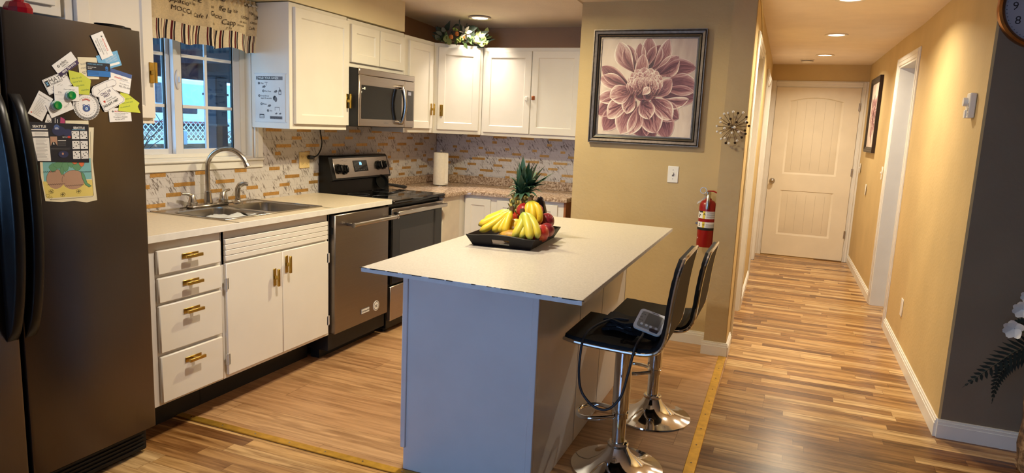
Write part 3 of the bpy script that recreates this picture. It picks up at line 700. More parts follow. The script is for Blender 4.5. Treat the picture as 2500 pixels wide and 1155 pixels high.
m = MB(); m.box(-2.940, -2.884, 2.695, 2.958, .9185, .936, .008); m.build('deck_plate', nickel, t)
d = Vector((.21, .075, 0)).normalized(); p0 = Vector((-2.912, 2.828, 0)); Rr = .109
m = MB(); m.lathe([(.024, .936), (.024, .945), (.021, .96), (.0165, 1.0), (.0135, 1.003)], (p0.x, p0.y, 0), 20); m.build('spout_base', nickel, t)
pts = [p0+Vector((0, 0, z)) for z in (.99, 1.04, 1.09, 1.12)] + [p0+d*(Rr-Rr*cos(radians(a)))+Vector((0, 0, 1.125+Rr*sin(radians(a)))) for a in range(6, 168, 9)]
e = pts[-1]-pts[-2]; pts += [pts[-1]+e*.5]
m = MB(); m.tube(pts, .0125, 14); l = pts[-1]; e.normalize(); m.tube([l-e*.004, l+e*.012, l+e*.016], [.0135, .0155, .0155], 14); m.build('spout', nickel, t)
for y, sg in ((2.722, -1), (2.934, 1)):
    m = MB(); m.lathe([(.025, .934), (.025, .950), (.021, .953), (.018, .965), (.013, .985), (.008, .992)], (-2.912, y, 0), 18)
    hp = [(-2.912, y, .978), (-2.914, y+sg*.012, .990), (-2.918, y+sg*.032, .996), (-2.922, y+sg*.058, .998)]
    m.tube(hp, [.011, .010, .008, .0065], 10); m.build('handle', nickel, t)
t = thing('side_sprayer', (-2.912, 3.045, .9185), 'brushed nickel side sprayer right of the faucet', 'sprayer')
m = MB(); m.lathe([(.028, .9185), (.028, .922), (.019, .928), (.015, .938), (.016, .946), (.012, .948)], (-2.912, 3.045, 0), 18); m.build('base', nickel, t)
m = MB(); m.tube([(-2.912, 3.045, .945), (-2.912, 3.044, .97), (-2.910, 3.043, 1.0), (-2.900, 3.048, 1.022), (-2.878, 3.062, 1.030), (-2.862, 3.074, 1.026)], [.013, .015, .0155, .015, .012, .010], 12); m.build('spray_head', nickel, t)
rr = random.Random(2)
m = MB(); g = 12; v = []
for i in range(g+1):
    for j in range(g+1):
        v.append((-2.800+.285*i/g, 2.552+.27*j/g, .893+.010*sin(i*1.3+j*.7)+rr.uniform(-.004, .004)-.0004*(i-6)**2+.012*(i/g)))
m.add(v, [(i*(g+1)+j, (i+1)*(g+1)+j, (i+1)*(g+1)+j+1, i*(g+1)+j+1) for i in range(g) for j in range(g)])
m.box(-2.81, -2.55, 2.57, 2.80, .758, .880, .02)
tag(m.build('dish_cloth', mat('white dish cloth', S(204, 204, 202), .8)), 'crumpled white cloth lying in the left bowl of the sink', 'cloth')

# ------------------------------------------------------------------ dishwasher
t = thing('dishwasher', (-2.68, 3.53, 0), 'stainless steel dishwasher between the sink cabinet and the range', 'dishwasher')
m = MB(); m.box(XW+.01, -2.43, 3.232, 3.836, .06, .880); m.box(-2.56, -2.50, 3.24, 3.83, 0, .10); m.build('body', blackm, t, smooth=False)
m = MB(); m.box(-2.435, -2.384, 3.238, 3.805, .165, .872, .004); dr = m.build('door', dsteel, t)
m = MB(); m.cyl((-2.330, 3.35, .808), (-2.330, 3.815, .808), .0125, n=16); m.cyl((-2.330, 3.338, .808), (-2.330, 3.352, .808), .0155, n=16); m.cyl((-2.330, 3.810, .808), (-2.330, 3.824, .808), .0155, n=16)
for y in (3.362, 3.80): m.box(-2.386, -2.325, y-.012, y+.012, .798, .818, .003)
m.build('handle', steelh, dr)
m = MB().frame((-2.384, 3.545, .240), UY, UZ); m.box(-.045, .045, -.016, .016, 0, .003, .001); m.box(-.042, .042, -.013, .013, .002, .0036, m=1); m.text('KitchenAid', 0, -.0055, .013, .004, m=2, align='C', bold=.02)
m.build('badge', [inkg, paper, ink], dr, smooth=False)
m = MB().frame((-2.384, 3.668, .243), UY, UZ); m.cyl((0, 0, 0), (0, 0, .002), .033, n=30); m.disc(0, 0, .029, .0023, 30, m=1); m.disc(0, 0, .024, .0026, 30, m=0)
for k in range(14): m.text('ENERGYQUALITY5'[k], .0265*sin(k*2*pi/14), .0265*cos(k*2*pi/14), .005, .0028, m=0, align='C', rot=-k*2*pi/14)
m.box(-.014, .014, .002, .006, .0024, .003, m=1); m.box(-.014, .010, -.004, 0, .0024, .003, m=1); m.box(-.010, .012, -.010, -.006, .0024, .003, m=1)
m.build('medallion', [paper, inkg], dr, smooth=False)
m = MB().frame((-2.434, 3.2375, 0), UX, UZ)
m = MB()
for i in range(8): m.box(-2.428+.004*i, -2.426+.004*i, 3.2365, 3.2385, .76, .80)
m.build('vent_slots', blackm, dr, smooth=False)

# ------------------------------------------------------------------ range
t = thing('range', (-2.66, 4.195, 0), 'black and stainless freestanding electric range between the worktops', 'range')
RY0, RY1, RX = 3.850, 4.560, -2.392
m = MB(); m.box(-2.96, RX-.03, RY0, RY1, .03, .885, .003)
for y in (RY0+.05, RY1-.05):
    for x in (-2.90, RX-.08): m.cyl((x, y, 0), (x, y, .032), .02, n=12)
m.build('body', black, t)
m = MB(); m.box(-2.93, RX+.022, RY0-.004, RY1+.004, .880, .905, .008); top = m.build('cooktop', blackg, t)
m = MB()
for x, y, r in ((-2.54, 4.03, .10), (-2.54, 4.38, .08), (-2.77, 4.03, .075), (-2.77, 4.38, .10)):
    m.tube([(x+r*cos(k*pi/18), y+r*sin(k*pi/18), .9052) for k in range(36)], .0010, 4, closed=True)
m.build('burner_ring', mat('burner ring grey', S(70, 70, 72), .3), top)
m = MB(); m.box(RX-.03, RX, RY0+.004, RY1-.004, .338, .852, .004); dr = m.build('oven_door', black, t)
m = MB(); m.box(RX-.006, RX+.002, RY0+.006, RY1-.006, .800, .850, .002); m.build('door_trim', steel, dr)
m = MB(); m.box(RX-.004, RX+.003, RY0+.012, RY1-.012, .345, .794, .002); m.build('door_glass', blackg, dr)
m = MB(); m.box(RX+.0028, RX+.0036, RY0+.10, RY1-.10, .46, .70); m.build('door_window', mat('oven window glass', S(30, 28, 28), .08, noise=(3, .02)), dr)
m = MB(); m.box(RX+.036, RX+.052, RY0+.012, RY1-.012, .808, .836, .004)
for y in (RY0+.03, RY1-.03): m.box(RX, RX+.045, y-.014, y+.014, .812, .834, .003)
m.build('handle', steelh, dr)
m = MB(); m.box(RX-.03, RX, RY0+.004, RY1-.004, .09, .325, .004); dw = m.build('storage_drawer', steel, t)
# backguard: black housing with tilted stainless control panel
m = MB().frame((0, RY0-.004, 0), (0, 0, 1), UX)   # profile in (z, x), extruded along y
prof = [(.9056, -2.965), (.9056, -2.865), (.995, -2.872), (1.005, -2.850), (1.158, -2.892), (1.168, -2.905), (1.168, -2.965)]
m.prism(prof, 0, .722); bgd = m.build('backguard', black, t, smooth=False)
dv = Vector((-2.892+2.850, 0, 1.158-1.005)).normalized()
def PAN(): return MB().frame((-2.850, RY0-.012, 1.005), UY, dv)
m = PAN(); m.box(.045, .715, .010, .150, .0, .004, .002); pn = m.build('control_panel', steel, bgd)
m = PAN(); m.box(.27, .44, .048, .128, .003, .007, .003); dsp = m.build('display', blackg, pn)
m = PAN(); m.text('10', .355, .094, .022, .0074, align='C', bold=.03); m.build('clock_digits', mat('lit blue digits', S(120, 190, 255), .5, emit=3.0), dsp)
m = PAN()
for k in range(5):
    m.text('BAKE', .288+k*.03, .058, .005, .0072); m.text('+', .285+k*.034, .073, .007, .0072)
m.build('key_lettering', inkg, dsp)
for u, v in ((.085, .075), (.150, .068), (.578, .085), (.645, .085)):
    m = PAN(); m.cyl((u, v, .003), (u, v, .014), .034, n=22); m.cyl((u, v, .014), (u, v, .030), .027, .024, n=22); m.box(u-.006, u+.006, v-.025, v+.025, .028, .040, .003); kn = m.build('knob', black, pn)
    if u == .578: m = PAN(); m.box(u-.003, u+.003, v-.022, v+.022, .040, .0412); m.build('pointer', steelh, kn)
for u in (.60, .16):
    m = PAN()
    for k in range(7): m.box(u-.03+k*.012, u-.027+k*.012, .128+.004*sin(k), .131+.004*sin(k), .004, .0046)
    m.build('dial_marks', ink, pn)

# small black skillet leaning against the backguard
t = thing('skillet', (-2.83, 4.47, .905), 'small black skillet propped at the right rear of the range', 'pan')
m = MB().frame((-2.845, 4.43, .962), (.35, 1, 0), (-.25, 0, 1)); prof = []
n = 22; v = []; f = []
for r, z in ((.001, .012), (.045, .012), (.056, -.012), (.053, -.012), (.043, .008), (.001, .008)):
    for j in range(n): v.append((r*cos(2*pi*j/n), r*sin(2*pi*j/n), -z))
for i in range(5):
    for j in range(n): f.append((i*n+j, i*n+(j+1) % n, (i+1)*n+(j+1) % n, (i+1)*n+j))
m.add(v, f); m.build('pan', mat('cast iron', S(10, 10, 10), .6, spec=.2), t)
m = MB(); m.tube([(-2.825, 4.48, .945), (-2.81, 4.54, .935), (-2.795, 4.60, .924), (-2.785, 4.665, .914), (-2.783, 4.69, .912)], [.006, .007, .008, .009, .006], 8, flat=1.5); m.build('handle', blackm, t)

# ------------------------------------------------------------------ microwave
t = thing('microwave', (-2.79, 4.13, 1.377), 'stainless steel microwave hung over the range', 'microwave')
MX = -2.602
m = MB(); m.box(XW+.006, -2.614, 3.784, 4.476, 1.373, 1.744, .002); m.build('body', blackm, t)
m = MB(); m.box(-2.613, MX, 3.782, 4.478, 1.705, 1.745, .003); m.build('vent_panel', steel, t)
m = MB(); m.box(-2.613, MX, 3.782, 4.340, 1.377, 1.703, .003); dr = m.build('door', steel, t)
m = MB(); m.box(MX-.002, MX+.0015, 3.805, 4.30, 1.425, 1.640, .002); m.build('door_window', mat('microwave glass', S(20, 18, 18), .12, spec=.35, noise=(3, .02)), dr)
m = MB(); pts = [(MX, 4.262, 1.655), (MX+.030, 4.262, 1.655)] + [(MX+.030+.022*sin(pi*i/12), 4.262, 1.655-.245*i/12) for i in range(1, 12)] + [(MX+.030, 4.262, 1.410), (MX, 4.262, 1.410)]
m.tube(pts, .0115, 12, flat=1.3); m.build('handle', nickel, dr)
m = MB().frame((MX, 0, 0), UY, UZ); m.text('SAMSUNG', 4.10, 1.398, .009, .0006, align='C'); m.build('lettering', inkg, dr, smooth=False)
m = MB().frame((MX+.0015, 0, 0), UY, UZ); m.box(3.832, 3.846, 1.612, 1.628, 0, .0006); m.box(3.814, 3.826, 1.614, 1.620, 0, .0006); m.build('sticker', paper, dr, smooth=False)
m = MB(); m.box(-2.613, MX, 4.342, 4.478, 1.377, 1.703, .003); cp = m.build('control_panel', steel, t)
m = MB(); m.box(MX-.002, MX+.0015, 4.368, 4.462, 1.425, 1.640, .002); kp = m.build('keypad', mat('microwave keypad', S(46, 42, 44), .12), cp)
m = MB(); m.box(MX+.001, MX+.0022, 4.385, 4.425, 1.605, 1.628); m.build('display', mat('microwave display', S(150, 150, 165), .3, emit=.35), kp)
m = MB().frame((MX+.0016, 0, 0), UY, UZ)
for r in range(6):
    for c in range(3): m.text('1234567890#*147852'[r*3+c], 4.385+c*.026, 1.575-r*.024, .008, .0004, align='C')
m.build('key_lettering', inkg, kp, smooth=False)

# ------------------------------------------------------------------ granite counter and base cabinets in the corner
t = thing('granite_counter', (-2.6, 5.1, .865), 'speckled granite corner counter with low backsplash', 'worktop')
FX, FY, EX = -2.376, 4.918, -1.535
m = MB(); c_ = .05
poly = [(XW+.006, 4.572), (FX, 4.572), (FX, FY-c_), (FX+.015, FY-.015), (FX+c_, FY), (EX, FY), (EX, YB-.006), (XW+.006, YB-.006)]
def inse(p, q): return [(XW+.006, 4.572), (FX-q, 4.572), (FX-q, FY-c_+q*.3), (FX+.015-q*.7, FY-.015+q*.7), (FX+c_-q*.3, FY+q), (EX-q, FY+q), (EX-q, YB-.006), (XW+.006, YB-.006)]
L = [(poly, .868), (poly, .890), (inse(poly, .003), .897), (inse(poly, .010), .900)]
v = [(a, b, z) for pl, z in L for a, b in pl]; n = 8; f = [tuple(range(n))[::-1], tuple(3*n+j for j in range(n))]
for i in range(3):
    for j in range(n): f.append((i*n+j, i*n+(j+1) % n, (i+1)*n+(j+1) % n, (i+1)*n+j))
m.add(v, f); m.build('slab', gran, t)
m = MB(); m.box(XW+.006, XW+.026, 4.572, YB-.006, .900, .966, .003); m.box(XW+.026, -1.44, YB-.026, YB-.006, .900, .972, .003); m.build('backsplash', gran, t)
t = thing('corner_base_cabinet', (-2.6, 5.1, 0), 'white base cabinet filling the corner right of the range', 'cabinet')
m = MB(); m.box(XW+.01, -2.40, 4.575, YB-.01, .10, .866, .002); m.box(XW+.01, -2.45, 4.575, YB-.01, 0, .10); m.build('body', cabw, t)
m = MB(); m.box(-2.402, -2.396, 4.578, 4.86, .10, .862, .001); m.build('filler_panel', mat('cream filler panel', S(226, 214, 196), .45), t)
t = thing('base_cabinet', (-1.97, 5.2, 0), 'white two-door base cabinet under the granite counter, behind the fruit tray', 'cabinet')
m = MB(); m.box(-2.398, -1.565, 4.955, YB-.01, .10, .866, .002); m.box(-2.398, -1.565, 5.0, YB-.01, 0, .10); m.build('body', cabw, t)
m = MB(); m.box(-1.565, -1.548, 4.952, YB-.01, 0, .866); m.build('end_panel', brownp, t, smooth=False)
for a, b in ((-2.385, -2.165), (-2.110, -1.610)):
    m = MB().frame((a, 4.954, .14), UX, UZ); panel_door(m, b-a, .700, .019, .05); m.build('door', cabw, t)
# ------------------------------------------------------------------ island
t = thing('kitchen_island', (-1.09, 3.0, 0), 'white kitchen island with overhanging grey speckled top and painted edge', 'island')
Q = [(-1.400, 2.055), (-.560, 2.012), (-.580, 3.865), (-1.430, 3.905)]
m = MB(); m.prism(Q, .8785, .8945, 1, 1); 
def grow(q, e): cx = sum(p[0] for p in q)/4; cy = sum(p[1] for p in q)/4; return [(p[0]+(e if p[0] > cx else -e), p[1]+(e if p[1] > cy else -e)) for p in q]
a, b = Q, grow(Q, -.002)
m.add([(p[0], p[1], .8943) for p in a]+[(p[0], p[1], .8952) for p in b], [(i, (i+1) % 4, 4+(i+1) % 4, 4+i) for i in range(4)]+[(4, 5, 6, 7)], 0)
rr = random.Random(5)   # chips along the painted edge
for i in range(34):
    s_ = rr.random()**.8; p = Vector(Q[0]).lerp(Vector(Q[1]), s_); l = .004+rr.random()*.016
    m.box(p.x-l, p.x+l, p.y-.0012, p.y+.003, .8945-rr.uniform(.001, .003), .8948, m=2)
m.build('top', [islt, isle, mat('chipped dark edge', S(48, 42, 38), .8)], t, smooth=False)
bx0, bx1, by0, by1 = -1.386, -.806, 2.312, 3.785
m = MB(); m.box(bx0+.02, bx1-.004, by0+.018, by1, .0, .878); m.build('body', islb, t, smooth=False)
m = MB(); m.box(bx0+.022, bx1, by0, by0+.018, .003, .877, .002); m.build('front_panel', islb, t)
m = MB(); m.box(bx0+.012, bx0+.034, by0-.008, by0+.03, .10, .877, .002); m.box(bx0, bx0+.013, by0+.01, by1, .125, .66, .002); m.box(bx1-.022, bx1+.004, by0-.006, by0+.014, .002, .877, .002); m.build('corner_batten', islb, t)
for y0, y1 in ((by0+.016, 2.868), (2.876, 3.262), (3.270, 3.77)):
    m = MB(); m.box(bx1-.004, bx1+.003, y0, y1, .004, .877, .001); m.build('side_panel', islb, t)
dm = mat('seam gap', S(38, 34, 32), .8)
m = MB(); m.box(bx1-.006, bx1-.001, 2.866, 2.878, .004, .877); m.box(bx1-.006, bx1-.001, 3.26, 3.272, .004, .877); m.box(bx1-.003, bx1+.002, 3.768, 3.784, .004, .877); m.build('seam', dm, t)
for y0, y1 in ((2.36, 2.83), (2.84, 3.30), (3.31, 3.76)):
    m = MB(); m.frame((bx0+.02, y1, .13), (0, -1, 0), UZ); m.box(0, y1-y0, .56, .73, 0, .016, .002); m.build('drawer', islb, t)

# tray
rot = radians(4.2)
t = thing('serving_tray', (-1.149, 2.925, .8955), 'dark wooden serving tray with cut-out handles full of fruit', 'tray', rot=rot)
m = MB(); bw, bl, rw, rl, h = .131, .205, .156, .234, .048
th = .006
def wall(mb, a, b, c, d, slot=False):
    """inclined board: a,b bottom corners, c,d top corners (outer), thickness inwards"""
    a, b, c, d = map(Vector, (a, b, c, d)); mid = (a+b+c+d)/4; n = (b-a).cross(d-a).normalized()
    if n.dot(Vector((mid.x, mid.y, 0))) > 0: n = -n
    def P(u, v, k): return tuple(a.lerp(b, u).lerp(d.lerp(c, u), v) + n*th*k)
    if not slot: cells = [(0, 1, 0, 1)]
    else: cells = [(0, .36, 0, 1), (.64, 1, 0, 1), (.36, .64, 0, .30), (.36, .64, .74, 1)]
    for u0, u1, v0, v1 in cells:
        K = 6
        for i in range(K):
            ua, ub = u0+(u1-u0)*i/K, u0+(u1-u0)*(i+1)/K
            def bump(u, v): return v if (v < .99 or not slot) else 1 + .22*max(0, cos((u-.5)*pi*1.05))**2
            q = [P(ua, v0, 0), P(ub, v0, 0), P(ub, bump(ub, v1), 0), P(ua, bump(ua, v1), 0), P(ua, v0, 1), P(ub, v0, 1), P(ub, bump(ub, v1), 1), P(ua, bump(ua, v1), 1)]
            mb.add(q, [(0, 1, 2, 3), (7, 6, 5, 4), (0, 4, 5, 1), (3, 2, 6, 7), (0, 3, 7, 4), (1, 5, 6, 2)])
B_ = [(-bw, -bl, 0), (bw, -bl, 0), (bw, bl, 0), (-bw, bl, 0)]; R_ = [(-rw, -rl, h), (rw, -rl, h), (rw, rl, h), (-rw, rl, h)]
m.box(-bw, bw, -bl, bl, 0, .006); m.build('tray_floor', mat('dark red tray floor', S(74, 36, 24), .5, noise=(12, .2)), t, smooth=False, local=True)
for i in range(4):
    j = (i+1) % 4; m = MB(); wall(m, B_[i], B_[j], R_[j], R_[i], i % 2 == 0); m.build('tray_side', darkwood, t, smooth=False, local=True)

# fruit ---------------------------------------------------------------
def fruit_mat(name, stops, scale=3, rough=.35):
    m, nt, p = new_mat(name); L_ = nt.links.new; tc = N(nt, 'ShaderNodeTexCoord')
    nz = N(nt, 'ShaderNodeTexNoise', i_Scale=scale, i_Detail=4.0); L_(tc.outputs['Object'], nz.inputs['Vector'])
    rp = ramp(nt, stops); L_(nz.outputs[0], rp.inputs[0]); L_(rp.outputs[0], p.inputs['Base Color']); p.inputs['Roughness'].default_value = rough
    p.inputs['Subsurface Weight'].default_value = .05; p.inputs['Subsurface Radius'].default_value = (.01, .006, .003)
    return m
def uvramp(name, stops, rough, ncol=None, nscale=40):
    m, nt, p = new_mat(name); L_ = nt.links.new; tc = N(nt, 'ShaderNodeTexCoord'); sp = N(nt, 'ShaderNodeSeparateXYZ'); L_(tc.outputs['UV'], sp.inputs[0])
    rp = ramp(nt, stops); L_(sp.outputs[0], rp.inputs[0])
    nz = N(nt, 'ShaderNodeTexNoise', i_Scale=nscale, i_Detail=3.0); L_(tc.outputs['Object'], nz.inputs['Vector'])
    r2_ = ramp(nt, [(.22, ncol or (.45, .3, .12, 1)), (.33, (1, 1, 1, 1))]); L_(nz.outputs[0], r2_.inputs[0])
    mx = N(nt, 'ShaderNodeMix', data_type='RGBA', blend_type='MULTIPLY'); mx.inputs[0].default_value = .8; L_(rp.outputs[0], mx.inputs[6]); L_(r2_.outputs[0], mx.inputs[7])
    L_(mx.outputs[2], p.inputs['Base Color']); p.inputs['Roughness'].default_value = rough
    return m
banY = uvramp('ripe banana skin', [(0, S(96, 78, 40)), (.08, S(150, 160, 50)), (.26, S(236, 200, 46)), (.85, S(240, 204, 50)), (.95, S(190, 160, 50)), (1, S(50, 40, 26))], .42)
banG = uvramp('greenish banana skin', [(0, S(90, 74, 40)), (.08, S(128, 158, 52)), (.40, S(196, 190, 56)), (.85, S(226, 200, 60)), (.95, S(180, 170, 60)), (1, S(50, 40, 26))], .42)
stemm = mat('banana stem', S(104, 74, 44), .8, noise=(60, .35))
def banana(parent, p0, p1, p2, mt, R=.0165):
    m = MB(); k = 16; pts = bez(p0, p1, p2, k); rad = []
    for i in range(k+1):
        t_ = i/k; rad.append(R*(.30 if t_ < .05 else min(1, .34+(t_-.05)*3.6) if t_ < .28 else 1 if t_ < .8 else max(.22, 1-((t_-.8)/.2)**2*.82)))
    b0 = len(m.V); n = 10; m.tube(pts, rad, n)
    for i in range(k+1):
        for j in range(n):
            m.uv[b0+i*n+j] = (i/k, j/n)
    return m.build('banana', mt, parent, ang=60)
bunches = [('bunch of yellow bananas fanned out at the left of the tray', (-1.148, 2.86, 1.046), banY,
   [((-1.19, 2.785, .990), (-1.256, 2.752, .950)), ((-1.225, 2.81, 1.00), (-1.278, 2.79, .972)), ((-1.222, 2.835, 1.015), (-1.272, 2.84, .988)), ((-1.180, 2.790, .985), (-1.200, 2.775, .950)), ((-1.166, 2.80, .990), (-1.172, 2.782, .948)), ((-1.146, 2.80, 1.00), (-1.149, 2.788, .946))], .0175),
  ('bunch of greenish yellow bananas at the front corner of the tray', (-1.085, 2.83, 1.044), banG,
   [((-1.040, 2.765, 1.01), (-1.090, 2.735, .938)), ((-1.035, 2.77, .99), (-1.055, 2.742, .936)), ((-1.020, 2.74, 1.02), (-1.001, 2.722, .938)), ((-.990, 2.77, 1.02), (-.980, 2.75, .945))], .0195),
  ('small bunch of bananas in front of the pineapple at the right', (-1.085, 2.925, 1.088), banY,
   [((-1.085, 2.885, 1.05), (-1.080, 2.88, 1.005)), ((-1.045, 2.875, 1.055), (-1.050, 2.868, .990)), ((-1.005, 2.885, 1.06), (-1.030, 2.888, .985))], .0165)]
for lab, st, mt, L_, R in bunches:
    t = thing('banana_bunch', st, lab, 'bananas', 'banana bunches on the tray')
    for b1, b2 in L_: banana(t, st, b1, b2, mt, R)
    m = MB(); m.tube([(st[0], st[1], st[2]-.016), st, (st[0]-.002, st[1]+.003, st[2]+.016)], [.010, .013, .011], 8); m.build('stem', stemm, t)
appm = fruit_mat('red apple skin', [(.3, S(150, 26, 26)), (.5, S(186, 48, 36)), (.68, S(216, 120, 70))], 22)
appd = fruit_mat('dark red apple skin', [(.3, S(92, 20, 30)), (.52, S(140, 34, 44)), (.7, S(208, 140, 120))], 30)
def apple(c, R, mt, label, tilt=(0, 0, 0), group='red apples on the tray'):
    t = thing('apple', (c[0], c[1], c[2]-R), label, 'apple', group)
    M_ = Euler(tilt).to_matrix(); m = MB(); n, k = 20, 14
    v = []; f = []
    for i in range(k+1):
        ph = pi*i/k; r = R*sin(ph)*(1+.06*cos(ph)); z = -R*.93*cos(ph) - (.22*R*max(0, 1-sin(ph)*2.6)**1.4 if i > k/2 else -.12*R*max(0, 1-sin(ph)*2.6))
        for j in range(n): q = M_ @ Vector((r*cos(2*pi*j/n)*(1+.025*cos(5*2*pi*j/n)), r*sin(2*pi*j/n), z)); v.append((c[0]+q.x, c[1]+q.y, c[2]+q.z))
    for i in range(k):
        for j in range(n): f.append((i*n+j, i*n+(j+1) % n, (i+1)*n+(j+1) % n, (i+1)*n+j))
    m.add(v, f); m.build('skin', mt, t, ang=70)
    a = Vector(c) + M_ @ Vector((0, 0, R*.66)); b = Vector(c) + M_ @ Vector((R*.12, 0, R*1.10)); m = MB(); m.tube([a, (a+b)/2+Vector((.001, 0, 0)), b], .0016, 6); m.build('stem', stemm, t)
apple((-1.172, 2.918, 1.000), .034, appm, 'red apple just right of the left banana bunch', (.5, .2, 0))
apple((-1.117, 2.937, 1.040), .036, appm, 'topmost red apple resting against the pineapple', (.3, -.2, 1))
apple((-1.235, 2.95, .985), .036, fruit_mat('pink apple skin', [(.3, S(196, 84, 60)), (.6, S(214, 130, 92))], 20), 'pinkish apple behind the left banana bunch', (0, .3, 0))
apple((-1.075, 2.985, 1.040), .033, appm, 'red apple behind the small upright banana bunch', (.2, 0, 2))
apple((-.988, 2.815, .965), .036, appm, 'red apple at the right front of the tray', (1.2, .3, 0))
apple((-1.012, 2.955, 1.000), .037, appd, 'dark red apple at the right rear of the tray', (.3, .6, 0))
apple((-.985, 2.890, .968), .034, appd, 'dark streaked apple by the right rim of the tray', (.4, .8, 2))
apple((-1.075, 2.90, .945), .037, appm, 'red apple buried in the middle of the tray, mostly hidden', (0, 0, 0))
apple((-1.020, 2.90, .940), .036, appm, 'red apple under the dark apples, mostly hidden', (0, 0, 0))
m = MB(); m.ell((-1.128, 2.868, .968), .055, .042, .040, 20, 12, rot=(0, .1, .3)); tag(m.build('yellow_melon', mat('yellow melon rind', S(232, 188, 50), .3, noise=(14, .08))), 'smooth yellow melon in the middle of the fruit tray', 'melon')
m = MB(); m.ell((-1.115, 2.797, .937), .062, .034, .030, 18, 10, rot=(0, 0, .2)); tag(m.build('squash', mat('ridged squash rind', S(206, 156, 52), .5, noise=(50, .25))), 'tan yellow squash low between the two front banana bunches', 'squash')
m = MB(); m.lathe([(.002, 0), (.026, .004), (.038, .03), (.040, .07), (.034, .12), (.024, .16), (.012, .185), (.002, .19)], (-1.104, 3.112, .902), 20)
t = tag(m.build('eggplant', mat('dark purple eggplant skin', S(32, 26, 44), .2)), 'dark purple eggplant standing right behind the pineapple', 'eggplant')
# pineapple
PX, PY = -1.160, 3.02
t = thing('pineapple', (PX, PY, .902), 'whole pineapple with a tall green crown standing in the fruit tray', 'pineapple')
m = MB(); prof = [(.002, 0), (.035, .004), (.050, .03), (.057, .08), (.057, .13), (.050, .175), (.036, .20), (.015, .208), (.002, .209)]
m.lathe(prof, (PX, PY, .902), 24)
def prad(z):
    for i in range(len(prof)-1):
        if prof[i][1] <= z <= prof[i+1][1]: q = (z-prof[i][1])/(prof[i+1][1]-prof[i][1]+1e-9); return prof[i][0]+(prof[i+1][0]-prof[i][0])*q
    return .01
for r in range(9):
    z = .018+r*.0215; k = 13
    for j in range(k):
        an = 2*pi*(j+.5*(r % 2))/k; R = prad(z); c = Vector((PX+R*cos(an), PY+R*sin(an), .902+z)); m.ell(c, .0115, .0115, .0115, 7, 5, m=1 if (r+j) % 3 else 2)
        tip = c+Vector((cos(an)*.015, sin(an)*.015, .010)); m.tube([c+Vector((cos(an), sin(an), 0))*.008, tip], [.004, .0006], 4, m=3)
m.build('body', [mat('pineapple rind', S(120, 104, 44), .6, noise=(40, .2)), mat('pineapple eye', S(178, 160, 70), .6, noise=(60, .3)), mat('pineapple eye green', S(108, 118, 62), .6, noise=(60, .3)), mat('pineapple spike', S(70, 70, 34), .7)], t)
leafm = uvramp('pineapple leaf', [(0, S(66, 88, 60)), (.4, S(48, 84, 58)), (.85, S(66, 98, 72)), (1, S(110, 92, 50))], .5, (.75, .8, .75, 1), 90)
def blade(parent, pts, wd, mt, name='leaf', cup=.35, face=None):
    m = MB(); n = len(pts); P = [Vector(p) for p in pts]; k = 0
    for i in range(n):
        tg = (P[min(i+1, n-1)]-P[max(i-1, 0)]).normalized(); out = Vector((P[-1].x-P[0].x, P[-1].y-P[0].y, 0)); out = out.normalized() if out.length > .012 else (Vector(face) if face else Vector((.3, -1, 0)))
        sd = tg.cross(out); sd = sd.normalized() if sd.length > .02 else Vector((1, 0, 0)); up_ = sd.cross(tg).normalized(); w_ = wd*(1-(i/(n-1))**1.7)*(.75+.5*min(1, 3*i/(n-1)))+.0004
        for s_, c in ((-1, cup), (0, 0), (1, cup)): m.V.append(P[i]+sd*s_*w_+up_*c*w_*-1*(-1)); m.uv[k] = (i/(n-1), (s_+1)/2); k += 1
        if i: b = (i-1)*3; m.F += [(b, b+1, b+4, b+3), (b+1, b+2, b+5, b+4)]; m.M += [0, 0]
    return m.build(name, mt, parent, ang=80)
CB = Vector((PX, PY, 1.108)); rr = random.Random(9)
tips = [(-1.163, 3.01, 1.286), (-1.178, 3.0, 1.262), (-1.200, 3.03, 1.232), (-1.123, 2.99, 1.262), (-1.086, 3.01, 1.262), (-1.049, 3.0, 1.246), (-.996, 3.0, 1.222), (-1.027, 2.99, 1.179), (-1.026, 3.01, 1.158), (-1.045, 2.98, 1.122), (-1.062, 2.96, 1.100), (-1.235, 2.985, 1.080), (-1.212, 3.0, 1.153), (-1.222, 2.98, 1.127), (-1.175, 2.945, 1.085), (-1.140, 2.94, 1.080), (-1.21, 3.09, 1.20), (-1.12, 3.10, 1.22), (-1.24, 3.06, 1.13), (-1.08, 3.09, 1.16), (-1.15, 2.96, 1.20), (-1.13, 2.965, 1.16), (-1.185, 2.955, 1.14), (-1.055, 2.985, 1.215), (-1.075, 2.96, 1.185), (-1.215, 2.97, 1.185), (-1.10, 2.95, 1.14), (-1.075, 2.965, 1.145), (-1.205, 2.955, 1.105), (-1.095, 2.945, 1.095), (-1.025, 3.02, 1.20), (-1.14, 2.97, 1.24), (-1.10, 2.975, 1.245)]
for q in tips:
    q = Vector(q); d = q-CB; hz = Vector((d.x, d.y, 0)); zz = d.z
    mid = CB+hz*.42+Vector((0, 0, zz*.62+(.035 if zz < .09 else .0)))
    blade(t, bez(CB+hz.normalized()*.010+Vector((0, 0, -.006+.1*max(0, zz))), mid, q, 9), .0190 if zz > .04 else .0150, leafm)

